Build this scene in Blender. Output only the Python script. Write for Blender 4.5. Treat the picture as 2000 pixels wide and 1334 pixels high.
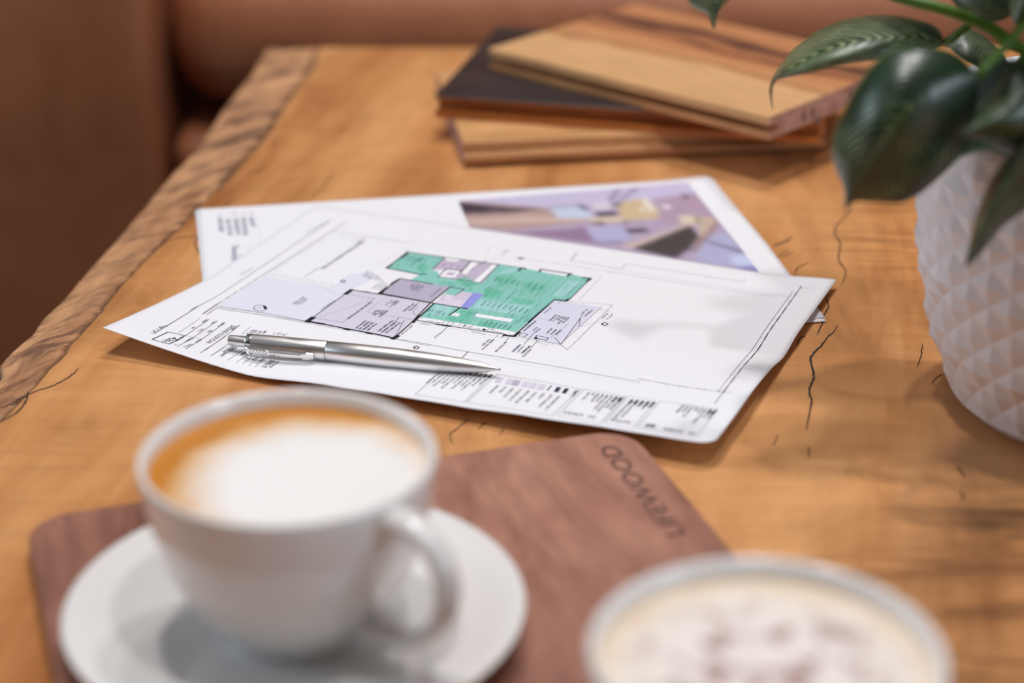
import bpy, bmesh, math, random
from mathutils import Vector, Matrix, geometry, noise
random.seed(7)
for o in list(bpy.data.objects): bpy.data.objects.remove(o)
scn = bpy.context.scene
COL = scn.collection

# ------------------------------------------------------------------ camera
FPX, PITCH, CAMH = 3786.9, 0.4244, 0.3803        # table top is z = 0
cam_d = bpy.data.cameras.new('camera')
cam_d.sensor_width = 36.0
cam_d.lens = FPX / 2000 * 36
cam_d.clip_start = 0.02
cam_d.dof.use_dof = True
cam_d.dof.focus_distance = 0.915
cam_d.dof.aperture_fstop = 3.9
cam = bpy.data.objects.new('camera', cam_d); COL.objects.link(cam)
cam.location = (0, 0, CAMH)
cam.rotation_euler = (math.pi / 2 - PITCH, 0, 0)
scn.camera = cam

# ------------------------------------------------------------------ world, lights, exposure
w = bpy.data.worlds.new('world'); scn.world = w; w.use_nodes = True
w.node_tree.nodes['Background'].inputs[0].default_value = (0.75, 0.85, 1.0, 1)
w.node_tree.nodes['Background'].inputs[1].default_value = 0.3
def area(name, loc, target, size, power, col, size_y=None, shape='RECTANGLE', spread=180):
    l = bpy.data.lights.new(name, 'AREA'); l.shape = shape; l.size = size
    if shape == 'RECTANGLE': l.size_y = size_y or size
    l.energy = power; l.color = col; l.spread = math.radians(spread)
    o = bpy.data.objects.new(name, l); COL.objects.link(o); o.location = loc
    o.rotation_euler = (Vector(target) - Vector(loc)).to_track_quat('-Z', 'Y').to_euler()
    return o
area('window_left_offscreen', (-3.08, 1.0, 0.85), (0, 0.9, 0.1), 2.4, 95, (0.72, 0.85, 1.0), 1.5)
area('window_right_offscreen', (3.08, -0.7, 0.85), (0, 0.7, 0.1), 2.0, 125, (0.72, 0.85, 1.0), 1.4)
WARM = (1.0, 0.975, 0.97)
for i, (x, y, p) in enumerate([(-0.25, 0.86, 15), (0.30, 1.52, 14), (0.0, 1.60, 9), (0.35, 0.35, 11)]):
    area('ceiling_downlight_%s_offscreen' % 'abcd'[i], (x, y, 1.98), (x, y, 0), 0.10, p, WARM, shape='DISK', spread=150)
vs = scn.view_settings
vs.view_transform = 'Standard'; vs.look = 'None'; vs.gamma = 1.0; vs.use_curve_mapping = False
vs.exposure = -0.90

# ------------------------------------------------------------------ helpers
CP, SP = math.cos(PITCH), math.sin(PITCH)
def ray(u, v):
    x = (u - 1000) / FPX; y = (667 - v) / FPX
    return Vector((x, CP + y * SP, -SP + y * CP))
def at_z(u, v, z=0.0):
    d = ray(u, v); return Vector((0, 0, CAMH)) + d * ((z - CAMH) / d.z)
def at_y(u, v, Y):
    d = ray(u, v); return Vector((0, 0, CAMH)) + d * (Y / d.y)
def to_px(P):
    d = Vector(P) - Vector((0, 0, CAMH))
    z = d.y * CP - d.z * SP; yy = d.y * SP + d.z * CP
    return 1000 + FPX * d.x / z, 667 - FPX * yy / z

BASE = {}
def link(o, parent=None):
    COL.objects.link(o)
    if parent: o.parent = parent
def thing(name, loc, label, cat, group=None):
    o = bpy.data.objects.new(name, None); o.empty_display_size = 0.02
    COL.objects.link(o); o.location = loc; BASE[o.name] = Vector(loc)
    o['label'] = label; o['category'] = cat
    if group: o['group'] = group
    return o
def mesh(name, verts, faces, mat, parent=None, smooth=False, mats=None, fmat=None, uvs=None):
    b = BASE.get(parent.name, Vector()) if parent else Vector()
    me = bpy.data.meshes.new(name)
    me.from_pydata([tuple(Vector(v) - b) for v in verts], [], faces)
    for m in (mats or [mat]): me.materials.append(m)
    if fmat: me.polygons.foreach_set('material_index', fmat)
    if smooth: me.polygons.foreach_set('use_smooth', [True] * len(me.polygons))
    if uvs:
        l = me.uv_layers.new(name='UVMap')
        for p in me.polygons:
            for li, vi in zip(p.loop_indices, p.vertices): l.data[li].uv = uvs[vi]
    me.update()
    o = bpy.data.objects.new(name, me); link(o, parent)
    if parent: BASE[o.name] = b
    return o
def structure(o): o['kind'] = 'structure'; return o
def tag(o, label, cat, group=None):
    o['label'] = label; o['category'] = cat
    if group: o['group'] = group
    return o
def fix_normals(o):
    bm = bmesh.new(); bm.from_mesh(o.data); bmesh.ops.recalc_face_normals(bm, faces=bm.faces); bm.to_mesh(o.data); bm.free()
def bevel(o, w, seg=3, ang=40):
    m = o.modifiers.new('bevel', 'BEVEL'); m.width = w; m.segments = seg; m.limit_method = 'ANGLE'; m.angle_limit = math.radians(ang)
def autosmooth(o, deg=35):
    me = o.data
    me.polygons.foreach_set('use_smooth', [True] * len(me.polygons))
    me.set_sharp_from_angle(angle=math.radians(deg))
def box_vf(x0, x1, y0, y1, z0, z1, R=None, off=0):
    v = [Vector((x, y, z)) for z in (z0, z1) for y in (y0, y1) for x in (x0, x1)]
    if R: v = [R @ p for p in v]
    f = [(0, 2, 3, 1), (4, 5, 7, 6), (0, 1, 5, 4), (2, 6, 7, 3), (0, 4, 6, 2), (1, 3, 7, 5)]
    return v, [tuple(i + off for i in q) for q in f]
def lathe_vf(prof, n=96, c=(0, 0), caps=True):
    v, f = [], []
    for r, z in prof:
        for k in range(n):
            a = 2 * math.pi * k / n
            v.append((c[0] + r * math.cos(a), c[1] + r * math.sin(a), z))
    for i in range(len(prof) - 1):
        for k in range(n):
            k2 = (k + 1) % n
            f.append((i * n + k, i * n + k2, (i + 1) * n + k2, (i + 1) * n + k))
    if caps:
        f.append(tuple(range(n))[::-1]); f.append(tuple((len(prof) - 1) * n + k for k in range(n)))
    return v, f
def catmull(pts, n):
    pts = [Vector(p) for p in pts]
    L = [0]
    for a, b in zip(pts, pts[1:]): L.append(L[-1] + max((b - a).length, 1e-9))
    out = []
    for k in range(n):
        s = L[-1] * k / (n - 1)
        i = 0
        while i < len(pts) - 2 and L[i + 1] < s: i += 1
        t = (s - L[i]) / (L[i + 1] - L[i])
        p1, p2 = pts[i], pts[i + 1]
        p0 = pts[i - 1] if i > 0 else p1 * 2 - p2
        p3 = pts[i + 2] if i + 2 < len(pts) else p2 * 2 - p1
        out.append(0.5 * ((2 * p1) + (p2 - p0) * t + (2 * p0 - 5 * p1 + 4 * p2 - p3) * t * t + (3 * p1 - p0 - 3 * p2 + p3) * t ** 3))
    return out
def tube_vf(path, rad, n=12, flat=1.0, up=Vector((0, 0, 1))):
    path = [Vector(p) for p in path]
    v, f = [], []
    m = len(path)
    for i, p in enumerate(path):
        t = (path[min(i + 1, m - 1)] - path[max(i - 1, 0)]).normalized()
        s = t.cross(up)
        if s.length < 1e-4: s = t.cross(Vector((1, 0, 0)))
        s.normalize(); q = s.cross(t)
        r = rad[i] if isinstance(rad, (list, tuple)) else rad
        for k in range(n):
            a = 2 * math.pi * k / n
            v.append(p + s * (math.cos(a) * r) + q * (math.sin(a) * r * flat))
    for i in range(m - 1):
        for k in range(n):
            k2 = (k + 1) % n
            f.append((i * n + k, i * n + k2, (i + 1) * n + k2, (i + 1) * n + k))
    f.append(tuple(range(n))[::-1]); f.append(tuple((m - 1) * n + k for k in range(n)))
    return v, f
def interp(x, tab):
    if x <= tab[0][0]: return tab[0][1]
    for (a, b), (c, d) in zip(tab, tab[1:]):
        if x <= c:
            t = (x - a) / (c - a); t = t * t * (3 - 2 * t)
            return b + (d - b) * t
    return tab[-1][1]

# ------------------------------------------------------------------ materials
def srgb(r, g, b):
    f = lambda c: (c / 255 / 12.92) if c <= 10 else ((c / 255 + 0.055) / 1.055) ** 2.4
    return (f(r), f(g), f(b), 1)
class N:
    def __init__(s, name, rough=0.5, metal=0.0, spec=0.5, col=(0.8, 0.8, 0.8, 1)):
        s.m = bpy.data.materials.new(name); s.m.use_nodes = True
        s.t = s.m.node_tree; s.b = s.t.nodes['Principled BSDF']
        s.b.inputs['Roughness'].default_value = rough
        s.b.inputs['Metallic'].default_value = metal
        s.b.inputs['Specular IOR Level'].default_value = spec
        s.b.inputs['Base Color'].default_value = col
    def n(s, typ, **kw):
        x = s.t.nodes.new(typ)
        for k, v in kw.items():
            if k.startswith('i_'):
                x.inputs[k[2:].replace('_', ' ')].default_value = v
            else: setattr(x, k, v)
        return x
    def l(s, a, b): s.t.links.new(a, b)
    def coord(s, kind='Object', scale=(1, 1, 1), rot=(0, 0, 0), loc=(0, 0, 0)):
        tc = s.n('ShaderNodeTexCoord'); mp = s.n('ShaderNodeMapping')
        mp.inputs['Scale'].default_value = scale; mp.inputs['Rotation'].default_value = rot; mp.inputs['Location'].default_value = loc
        src = tc.outputs[kind]
        if any(rot):      # turn the space first, then stretch it
            mr = s.n('ShaderNodeMapping'); mr.inputs['Rotation'].default_value = rot; mp.inputs['Rotation'].default_value = (0, 0, 0)
            s.l(src, mr.inputs[0]); src = mr.outputs[0]
        s.l(src, mp.inputs[0]); return mp.outputs[0]
    def noise(s, vec, scale, detail=4, rough=0.55, dist=0.0):
        x = s.n('ShaderNodeTexNoise'); x.inputs['Scale'].default_value = scale
        x.inputs['Detail'].default_value = detail; x.inputs['Roughness'].default_value = rough; x.inputs['Distortion'].default_value = dist
        s.l(vec, x.inputs['Vector']); return x.outputs['Fac']
    def wave(s, vec, scale, dist, dscale=1.0, direction='X', detail=2):
        x = s.n('ShaderNodeTexWave'); x.bands_direction = direction
        x.inputs['Scale'].default_value = scale; x.inputs['Distortion'].default_value = dist
        x.inputs['Detail Scale'].default_value = dscale; x.inputs['Detail'].default_value = detail
        s.l(vec, x.inputs['Vector']); return x.outputs['Fac']
    def ramp(s, fac, stops):
        x = s.n('ShaderNodeValToRGB'); e = x.color_ramp.elements
        while len(e) < len(stops): e.new(0.5)
        for k, (p, c) in enumerate(stops):
            e[k].position = p; e[k].color = c if len(c) == 4 else (*c, 1)
        s.l(fac, x.inputs[0]); return x.outputs[0]
    def mix(s, fac, a, b, blend='MIX'):
        x = s.n('ShaderNodeMix'); x.data_type = 'RGBA'; x.blend_type = blend
        for inp, val in ((x.inputs[0], fac), (x.inputs[6], a), (x.inputs[7], b)):
            if hasattr(val, 'is_output'): s.l(val, inp)
            else: inp.default_value = val
        return x.outputs[2]
    def math(s, op, a, b=0.0):
        x = s.n('ShaderNodeMath'); x.operation = op
        for inp, val in zip(x.inputs, (a, b)):
            if hasattr(val, 'is_output'): s.l(val, inp)
            else: inp.default_value = val
        return x.outputs[0]
    def color(s, c): s.l(c, s.b.inputs['Base Color']); return s
    def bump(s, h, strength=0.2, dist=0.001):
        x = s.n('ShaderNodeBump'); x.inputs['Strength'].default_value = strength; x.inputs['Distance'].default_value = dist
        s.l(h, x.inputs['Height']); s.l(x.outputs[0], s.b.inputs['Normal']); return s
def plain(name, col, rough=0.5, metal=0.0, spec=0.5):
    return N(name, rough, metal, spec, col).m

def wood_mat(name, cols, rot=0.0, along=1.5, across=22, rough=0.45, bumpd=0.0003, seed=0.0, coat=0.0, dist=0.6):
    s = N(name, rough)
    v = s.coord('Object', (across, along, across), (0, 0, rot), (seed, seed * 2, seed))
    a = s.noise(v, 1.0, 6, 0.6, dist)
    v2 = s.coord('Object', (across * 9, along * 4, across * 9), (0, 0, rot), (seed, 0, 0))
    b = s.noise(v2, 1.0, 3, 0.6, 0.2)
    base = s.ramp(a, [(0.30, cols[0]), (0.5, cols[1]), (0.70, cols[2])])
    fine = s.ramp(b, [(0.3, (0.78, 0.76, 0.74, 1)), (0.62, (1.06, 1.05, 1.04, 1))])
    s.color(s.mix(1.0, base, fine, 'MULTIPLY')); s.bump(b, 0.15, bumpd)
    s.b.inputs['Coat Weight'].default_value = coat
    return s.m

# table slab: honey coloured grain along the slab, rippled figure across it, grey-brown stains
GR = math.radians(8.0)
def table_mat():
    s = N('slab_wood', 0.36)
    long = s.coord('Object', (14, 2.2, 14), (0, 0, GR))
    a = s.noise(long, 1.0, 6, 0.58, 0.9)
    base = s.ramp(a, [(0.28, srgb(178, 120, 72)), (0.45, srgb(206, 150, 98)), (0.60, srgb(218, 166, 114)), (0.78, srgb(192, 134, 82))])
    # position across the slab, for where the figure shows
    hv = s.coord('Object', (1, 1, 1), (0, 0, GR))
    sep = s.n('ShaderNodeSeparateXYZ'); s.l(hv, sep.inputs[0])
    nz = s.noise(s.coord('Object', (3.2, 2.0, 1)), 1.0, 3, 0.5)
    hx = s.math('ADD', s.math('ADD', s.math('MULTIPLY', nz, 0.22), sep.outputs[0]), 0.11)
    # rippled figure: short dark ripples lying across the grain, strongest towards the heart
    rv = s.coord('Object', (10, 105, 6), (0, 0, 0.04))
    r = s.noise(rv, 1.0, 4, 0.55, 1.1)
    msk = s.ramp(s.noise(s.coord('Object', (5, 4, 1), (0, 0, 0), (3, 1, 0)), 1.0, 2), [(0.36, (0.15, 0.15, 0.15, 1)), (0.52, (1, 1, 1, 1))])
    msk = s.mix(1.0, msk, s.ramp(hx, [(0.08, (0.12, 0.12, 0.12, 1)), (0.26, (1, 1, 1, 1))]), 'MULTIPLY')
    rip = s.ramp(r, [(0.37, (0.36, 0.29, 0.25, 1)), (0.49, (0.92, 0.88, 0.85, 1)), (0.60, (1.24, 1.22, 1.18, 1))])
    base = s.mix(s.math('MULTIPLY', msk, 0.9), base, s.mix(1.0, base, rip, 'MULTIPLY'))
    # wide soft figure that follows the slab
    wf = s.noise(s.coord('Object', (9, 3.2, 1), (0, 0, GR), (11, 4, 0)), 1.0, 5, 0.62, 2.2)
    base = s.mix(0.8, base, s.mix(1.0, base, s.ramp(wf, [(0.32, (0.66, 0.57, 0.50, 1)), (0.46, (0.98, 0.95, 0.92, 1)), (0.60, (1.13, 1.13, 1.13, 1)), (0.72, (0.86, 0.80, 0.77, 1))]), 'MULTIPLY'))
    # fine pores along the grain
    f = s.noise(s.coord('Object', (300, 26, 100), (0, 0, GR)), 1.0, 2, 0.6)
    base = s.mix(0.10, base, s.mix(1.0, base, s.ramp(f, [(0.34, (0.72, 0.68, 0.64, 1)), (0.6, (1.05, 1.04, 1.03, 1))]), 'MULTIPLY'))
    # spalting blotches with their own shape
    sp = s.noise(s.coord('Object', (9, 5, 1), (0, 0, GR), (7, 2, 0)), 1.0, 5, 0.6, 1.5)
    base = s.mix(s.ramp(sp, [(0.62, (0, 0, 0, 1)), (0.72, (0.55, 0.55, 0.55, 1))]), base, srgb(138, 92, 58))
    base = s.mix(1.0, base, (0.96, 0.89, 0.80, 1), 'MULTIPLY')
    s.color(base); s.bump(f, 0.06, 0.0003)
    s.l(s.ramp(a, [(0.3, (0.30,) * 3), (0.7, (0.42,) * 3)]), s.b.inputs['Roughness'])
    return s.m
def live_edge_mat():
    s = N('live_edge_wood', 0.55)
    a = s.noise(s.coord('Object', (26, 60, 40), (0, 0, GR)), 1.0, 5, 0.6, 0.8)
    b = s.noise(s.coord('Object', (40, 7, 40), (0, 0, GR), (4, 0, 0)), 1.0, 4, 0.6, 0.5)
    c = s.ramp(b, [(0.30, srgb(164, 114, 78)), (0.5, srgb(212, 160, 116)), (0.7, srgb(196, 142, 102))])
    d = s.ramp(a, [(0.34, (0.38, 0.34, 0.34, 1)), (0.47, (0.92, 0.9, 0.88, 1)), (0.7, (1.08, 1.05, 1.02, 1))])
    c = s.mix(0.8, c, s.mix(1.0, c, d, 'MULTIPLY'))
    k2 = s.noise(s.coord('Object', (30, 75, 30), (0, 0, GR - .5), (9, 3, 0)), 1.0, 3, 0.6, 0.6)
    big = s.noise(s.coord('Object', (1, 7, 1), (0, 0, GR), (2, 8, 0)), 1.0, 2)
    bm_ = s.mix(1.0, s.ramp(k2, [(0.48, (0, 0, 0, 1)), (0.60, (0.8, 0.8, 0.8, 1))]), s.ramp(big, [(0.42, (0, 0, 0, 1)), (0.55, (1, 1, 1, 1))]), 'MULTIPLY')
    c = s.mix(bm_, c, srgb(96, 66, 52))
    # dark bark line left where the bark met the face: uv.y = 0 on the inner rim
    tc = s.n('ShaderNodeTexCoord'); sep = s.n('ShaderNodeSeparateXYZ'); s.l(tc.outputs['UV'], sep.inputs[0])
    ln = s.math('ADD', sep.outputs[1], s.math('MULTIPLY', s.math('SUBTRACT', a, 0.5), 0.25))
    c = s.mix(s.ramp(ln, [(0.0, (0.15,) * 3), (0.055, (0.85,) * 3), (0.14, (0.0,) * 3)]), c, srgb(92, 56, 26))
    s.color(c); s.bump(a, 0.5, 0.002)
    return s.m
M = {}
M['slab'] = table_mat(); M['edge'] = live_edge_mat()
M['crack'] = plain('dark_crack', srgb(38, 26, 20), 0.7)
def leather(name, c0, c1, rough=0.45):
    s = N(name, rough)
    a = s.noise(s.coord('Object', (7, 7, 7)), 1.0, 5, 0.6, 0.6)
    s.color(s.ramp(a, [(0.3, c0), (0.7, c1)]))
    g = s.noise(s.coord('Object', (260, 260, 260)), 1.0, 3, 0.6)
    wv = s.noise(s.coord('Object', (16, 6, 4)), 1.0, 4, 0.6, 1.0)
    s.bump(s.math('ADD', s.math('MULTIPLY', g, 0.12), wv), 0.35, 0.012)
    return s.m
M['leather'] = leather('tan_leather', srgb(162, 98, 66), srgb(186, 120, 84))
M['paper'] = plain('white_paper', srgb(240, 239, 243), 0.6, 0, 0.3)
def ink(name, r, g, b): M[name] = plain('print_' + name, srgb(r, g, b), 0.6, 0, 0.2)
for nme, c in dict(black=(30, 30, 40), dark=(52, 50, 72), grey=(120, 118, 138), light=(184, 182, 200), faint=(212, 210, 224),
                   green=(140, 202, 190), green2=(112, 192, 166), green3=(166, 214, 212), greentext=(72, 146, 130), mauve=(196, 184, 204), room=(186, 178, 200),
                   garage=(214, 209, 224), drive=(226, 226, 239), alfresco=(220, 219, 236), blue=(152, 156, 228), white=(243, 242, 246),
                   stair=(224, 212, 228), red=(214, 168, 180), purple=(150, 138, 182)).items(): ink(nme, *c)
def ceramic(name):
    s = N(name, 0.12, 0, 0.5, srgb(236, 233, 230))
    s.b.inputs['Coat Weight'].default_value = 0.5; s.b.inputs['Coat Roughness'].default_value = 0.05
    return s.m
M['ceramic'] = ceramic('white_glazed_ceramic')
def coffee_mat(name, kind, cx, cy):
    s = N(name, 0.35, 0, 0.4)
    v = s.coord('Object')
    nz = s.noise(v, 60, 3, 0.5)
    sub = s.n('ShaderNodeVectorMath'); sub.operation = 'SUBTRACT'; s.l(v, sub.inputs[0]); sub.inputs[1].default_value = (cx, cy, 0)
    scl = s.n('ShaderNodeVectorMath'); scl.operation = 'MULTIPLY'; s.l(sub.outputs[0], scl.inputs[0]); scl.inputs[1].default_value = (1, 1, 0)
    ln = s.n('ShaderNodeVectorMath'); ln.operation = 'LENGTH'; s.l(scl.outputs[0], ln.inputs[0])
    d = s.math('MULTIPLY', ln.outputs['Value'], 1 / 0.05)
    d = s.math('ADD', d, s.math('MULTIPLY', s.math('SUBTRACT', nz, 0.5), 0.25))
    if kind == 'latte':
        c = s.ramp(d, [(0.60, srgb(245, 243, 240)), (0.78, srgb(240, 222, 206)), (0.92, srgb(224, 176, 122)), (1.0, srgb(200, 128, 40))])
    else:
        c = s.ramp(d, [(0.3, srgb(243, 232, 227)), (0.78, srgb(243, 232, 222)), (1.0, srgb(232, 208, 178))])
        p = s.noise(s.coord('Object', (1, 1, 1), (0, 0, 0), (0.3, 0.2, 0)), 95, 3, 0.6, 0.4)
        k = s.ramp(p, [(0.50, (0, 0, 0, 1)), (0.62, (0.85, 0.85, 0.85, 1))])
        k = s.mix(1.0, k, s.ramp(d, [(0.55, (1, 1, 1, 1)), (0.85, (0.1, 0.1, 0.1, 1))]), 'MULTIPLY')
        c = s.mix(k, c, srgb(150, 100, 92))
    s.color(c); return s.m
def metal(name, rough, col, aniso=0.0):
    s = N(name, rough, 1.0, 0.5, col); s.b.inputs['Anisotropic'].default_value = aniso
    v = s.coord('Object', (300, 9000, 9000)); s.bump(s.noise(v, 1.0, 2), 0.05, 0.00005)
    return s.m
M['steel'] = metal('brushed_steel', 0.36, (0.80, 0.78, 0.76, 1), 0.3)
M['chrome'] = metal('polished_steel', 0.2, (0.80, 0.79, 0.78, 1))
M['seam'] = plain('dark_seam', srgb(60, 55, 52), 0.5, 0.6)
M['walnut'] = wood_mat('walnut_board', (srgb(122, 80, 66), srgb(164, 114, 96), srgb(186, 136, 116)), 0.0, 5.0, 13, 0.40, seed=2.0, dist=1.9)
M['engrave'] = plain('burnt_lettering', srgb(72, 46, 42), 0.7)
M['oak'] = wood_mat('oak_floorboard', (srgb(196, 142, 90), srgb(214, 162, 108), srgb(224, 176, 124)), 0, 30, 2.5, 0.4, seed=1.0)
M['oak_core'] = wood_mat('oak_core', (srgb(176, 120, 74), srgb(202, 148, 98), srgb(216, 164, 114)), 0, 120, 3, 0.55, seed=4.0)
M['ebony'] = wood_mat('ebonised_oak', (srgb(38, 30, 32), srgb(50, 41, 42), srgb(60, 50, 50)), 0, 40, 3, 0.42, seed=5.0)
M['core_red'] = wood_mat('hardwood_core', (srgb(148, 82, 32), srgb(184, 108, 46), srgb(204, 130, 64)), 0, 160, 3, 0.5, seed=6.0)
M['endgrain'] = wood_mat('sawn_end_grain', (srgb(150, 108, 96), srgb(190, 148, 134), srgb(206, 168, 152)), 0, 90, 160, 0.7, seed=8.0)
def streak_mat():
    s = N('streaked_floorboard', 0.42)
    v = s.coord('Object'); sep = s.n('ShaderNodeSeparateXYZ'); s.l(v, sep.inputs[0])
    nz = s.noise(s.coord('Object', (9, 26, 9)), 1.0, 4, 0.55)
    y = s.math('ADD', s.math('MULTIPLY', sep.outputs[1], 6.71), s.math('MULTIPLY', s.math('SUBTRACT', nz, 0.5), 0.34))
    c = s.ramp(y, [(0.0, srgb(216, 168, 116)), (0.36, srgb(220, 172, 122)), (0.41, srgb(178, 122, 78)), (0.46, srgb(206, 148, 100)),
                   (0.58, srgb(196, 132, 86)), (0.63, srgb(120, 72, 52)), (0.68, srgb(186, 122, 80)), (0.76, srgb(72, 46, 42)), (0.80, srgb(110, 70, 52)),
                   (0.86, srgb(190, 128, 84)), (1.0, srgb(200, 140, 94))])
    f = s.noise(s.coord('Object', (30, 300, 60)), 1.0, 3, 0.6)
    c = s.mix(1.0, c, s.ramp(f, [(0.3, (0.84, 0.82, 0.8, 1)), (0.6, (1.04, 1.03, 1.02, 1))]), 'MULTIPLY')
    s.color(c); s.bump(f, 0.1, 0.0002); return s.m
M['streak'] = streak_mat()
M['pot'] = plain('matt_white_stoneware', srgb(230, 225, 227), 0.42)
M['soil'] = wood_mat('potting_soil', (srgb(30, 20, 14), srgb(48, 34, 24), srgb(66, 48, 34)), 0, 200, 200, 0.9)
def leaf_mat(name, bias):
    s = N(name, 0.36, 0, 0.7)
    tc = s.n('ShaderNodeTexCoord'); sep = s.n('ShaderNodeSeparateXYZ'); s.l(tc.outputs['UV'], sep.inputs[0])
    u = s.math('ABSOLUTE', s.math('SUBTRACT', s.math('MULTIPLY', sep.outputs[0], 2.0), 1.0))
    v = sep.outputs[1]
    ph = s.math('SUBTRACT', s.math('MULTIPLY', v, 17.0), s.math('MULTIPLY', s.math('POWER', u, 1.4), 7.0))
    nz = s.noise(s.coord('UV', (3, 6, 1)), 1.0, 3)
    ph = s.math('ADD', ph, s.math('MULTIPLY', nz, 1.6))
    st = s.math('SINE', s.math('MULTIPLY', ph, 6.2832))
    fr = s.noise(s.coord('UV', (2.2, 3.2, 1), (0, 0, 0), (5, 3, 0)), 1.0, 2)
    st = s.math('ADD', st, s.math('MULTIPLY', s.math('SUBTRACT', fr, bias), 3.2))
    k = s.ramp(st, [(0.45, (0, 0, 0, 1)), (0.95, (0.8, 0.8, 0.8, 1))])
    g = s.ramp(s.noise(s.coord('UV', (4, 4, 1)), 1.0, 4), [(0.3, srgb(18, 42, 20)), (0.6, srgb(30, 58, 30)), (0.8, srgb(44, 74, 34))])
    c = s.mix(k, g, srgb(172, 188, 142))
    rib = s.ramp(u, [(0.0, (0.5, 0.5, 0.5, 1)), (0.05, (0, 0, 0, 1))])
    c = s.mix(rib, c, srgb(120, 146, 70))
    rim = s.ramp(u, [(0.965, (0, 0, 0, 1)), (0.99, (0.7, 0.7, 0.7, 1))])
    c = s.mix(rim, c, srgb(128, 156, 96))
    s.color(c); s.bump(st, 0.15, 0.0004)
    s.b.inputs['Coat Weight'].default_value = 0.12; s.b.inputs['Coat Roughness'].default_value = 0.2
    s.b.inputs['Subsurface Weight'].default_value = 0.0
    return s.m
M['leaf'] = leaf_mat('pinstriped_leaf', 0.46); M['leaf_dark'] = leaf_mat('faintly_striped_leaf', 0.66)
M['stem'] = plain('green_stem', srgb(86, 124, 40), 0.35)
M['wall'] = plain('warm_grey_wall', srgb(150, 134, 118), 0.8)
M['ceil'] = plain('white_ceiling', srgb(232, 230, 226), 0.9)
M['floor'] = wood_mat('dark_floor', (srgb(52, 34, 22), srgb(66, 44, 30), srgb(78, 54, 38)), 0, 2, 8, 0.5)
M['black_metal'] = plain('black_steel', srgb(26, 25, 25), 0.5, 0.8)

# ------------------------------------------------------------------ the room
FZ = -0.45
def slab(name, x0, x1, y0, y1, z0, z1, m):
    v, f = box_vf(x0, x1, y0, y1, z0, z1); return structure(mesh(name, v, f, m))
slab('floor', -3.2, 3.2, -2.6, 4.6, FZ - 0.1, FZ, M['floor'])
slab('ceiling', -3.2, 3.2, -2.6, 4.6, 2.0, 2.1, M['ceil'])
slab('wall_back', -3.2, 3.2, 4.5, 4.6, FZ, 2.0, M['wall'])
slab('wall_front', -3.2, 3.2, -2.6, -2.5, FZ, 2.0, M['wall'])
slab('wall_left', -3.2, -3.1, -2.5, 4.5, FZ, 2.0, M['wall'])
slab('wall_right', 3.1, 3.2, -2.5, 4.5, FZ, 2.0, M['wall'])

# ------------------------------------------------------------------ live edge table
TY0, TY1, TX1, TH = -0.05, 1.3548, 0.66, 0.05
inner_px = [(625, 92), (616, 130), (580, 175), (531, 256), (486, 310), (432, 369), (396, 400), (360, 441), (315, 481), (252, 544), (216, 589), (130, 690), (0, 830)]
outer_px = [(528, 88), (513, 117), (486, 166), (445, 216), (387, 288), (364, 315), (333, 346), (265, 427), (202, 499), (112, 598), (0, 715)]
inner = [at_z(x, y, 0) for x, y in inner_px]
outer = []
for k, (x, y) in enumerate(outer_px):
    outer.append(at_z(x, y, [-0.0005, -0.004, -0.009, -0.012][min(k, 3)]))
def line_x(pts, y):
    pts = sorted(pts, key=lambda p: p.y)
    if y <= pts[0].y:
        a, b = pts[0], pts[-1]; return pts[0].x + (b.x - a.x) / (b.y - a.y) * (y - pts[0].y) + 0.006 * math.sin(y * 17)
    for a, b in zip(pts, pts[1:]):
        if y <= b.y: return a.x + (b.x - a.x) * (y - a.y) / max(b.y - a.y, 1e-6)
    return pts[-1].x
table = thing('live_edge_table', (0.2, 0.65, FZ), 'low live-edge timber slab table with honey grain and dark cracks', 'table')
ny = 150
ys = [TY0 + (TY1 - TY0) * i / ny for i in range(ny + 1)]
xi = [line_x(inner, y) + 0.0015 * noise.noise((y * 60, 0, 3)) for y in ys]
xo = [line_x(outer, y) + 0.0015 * noise.noise((y * 45, 5, 0)) for y in ys]
v, f = [], []
for i, y in enumerate(ys):
    v += [(xi[i], y, 0), (TX1, y, 0), (TX1, y, -TH), (xi[i], y, -TH)]
for i in range(ny):
    a, b = i * 4, i * 4 + 4
    f += [(a, a + 1, b + 1, b), (a + 1, a + 2, b + 2, b + 1), (a + 2, a + 3, b + 3, b + 2)]
f += [(0, 3, 2, 1), (ny * 4, ny * 4 + 1, ny * 4 + 2, ny * 4 + 3)]
top = mesh('tabletop', v, f, M['slab'], table)
rows = [0, .04, .12, .25, .4, .55, .7, .85, .95, 1.0]
v, f, uv = [], [], []
nr = len(rows) + 4
for i, y in enumerate(ys):
    back = min(1.0, max(0.0, (TY1 - y) / 0.18))
    zo = -(0.0012 + 0.011 * back)
    for t in rows:
        x = xi[i] + (xo[i] - xi[i]) * t
        z = zo * (t ** 1.3)
        n_ = noise.noise((x * 70, y * 45, 1.7)) * 0.0022 + noise.noise((x * 180, y * 110, 4.1)) * 0.0009
        z += n_ * min(1, t * 6) * min(1, (1 - t) * 4 + .4) - 0.0012 * math.exp(-((t - .05) / .04) ** 2)
        v.append((x, y, min(z, 0.0))); uv.append((y, t))
    for dz, dx in ((-.006, -.002), (-.016, .001), (-.03, .008), (-(TH - 0.012), .02)):
        v.append((xo[i] + dx, y, zo + dz)); uv.append((y, 1))
for i in range(ny):
    for k in range(nr - 1):
        a = i * nr + k; b = a + nr; f.append((a, b, b + 1, a + 1))
f.append(tuple(range(nr)) ); f.append(tuple(ny * nr + k for k in range(nr))[::-1])
le = mesh('live_edge', v, f, M['edge'], table, True, uvs=uv); le['label'] = 'weathered brown natural edge of the slab'
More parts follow.
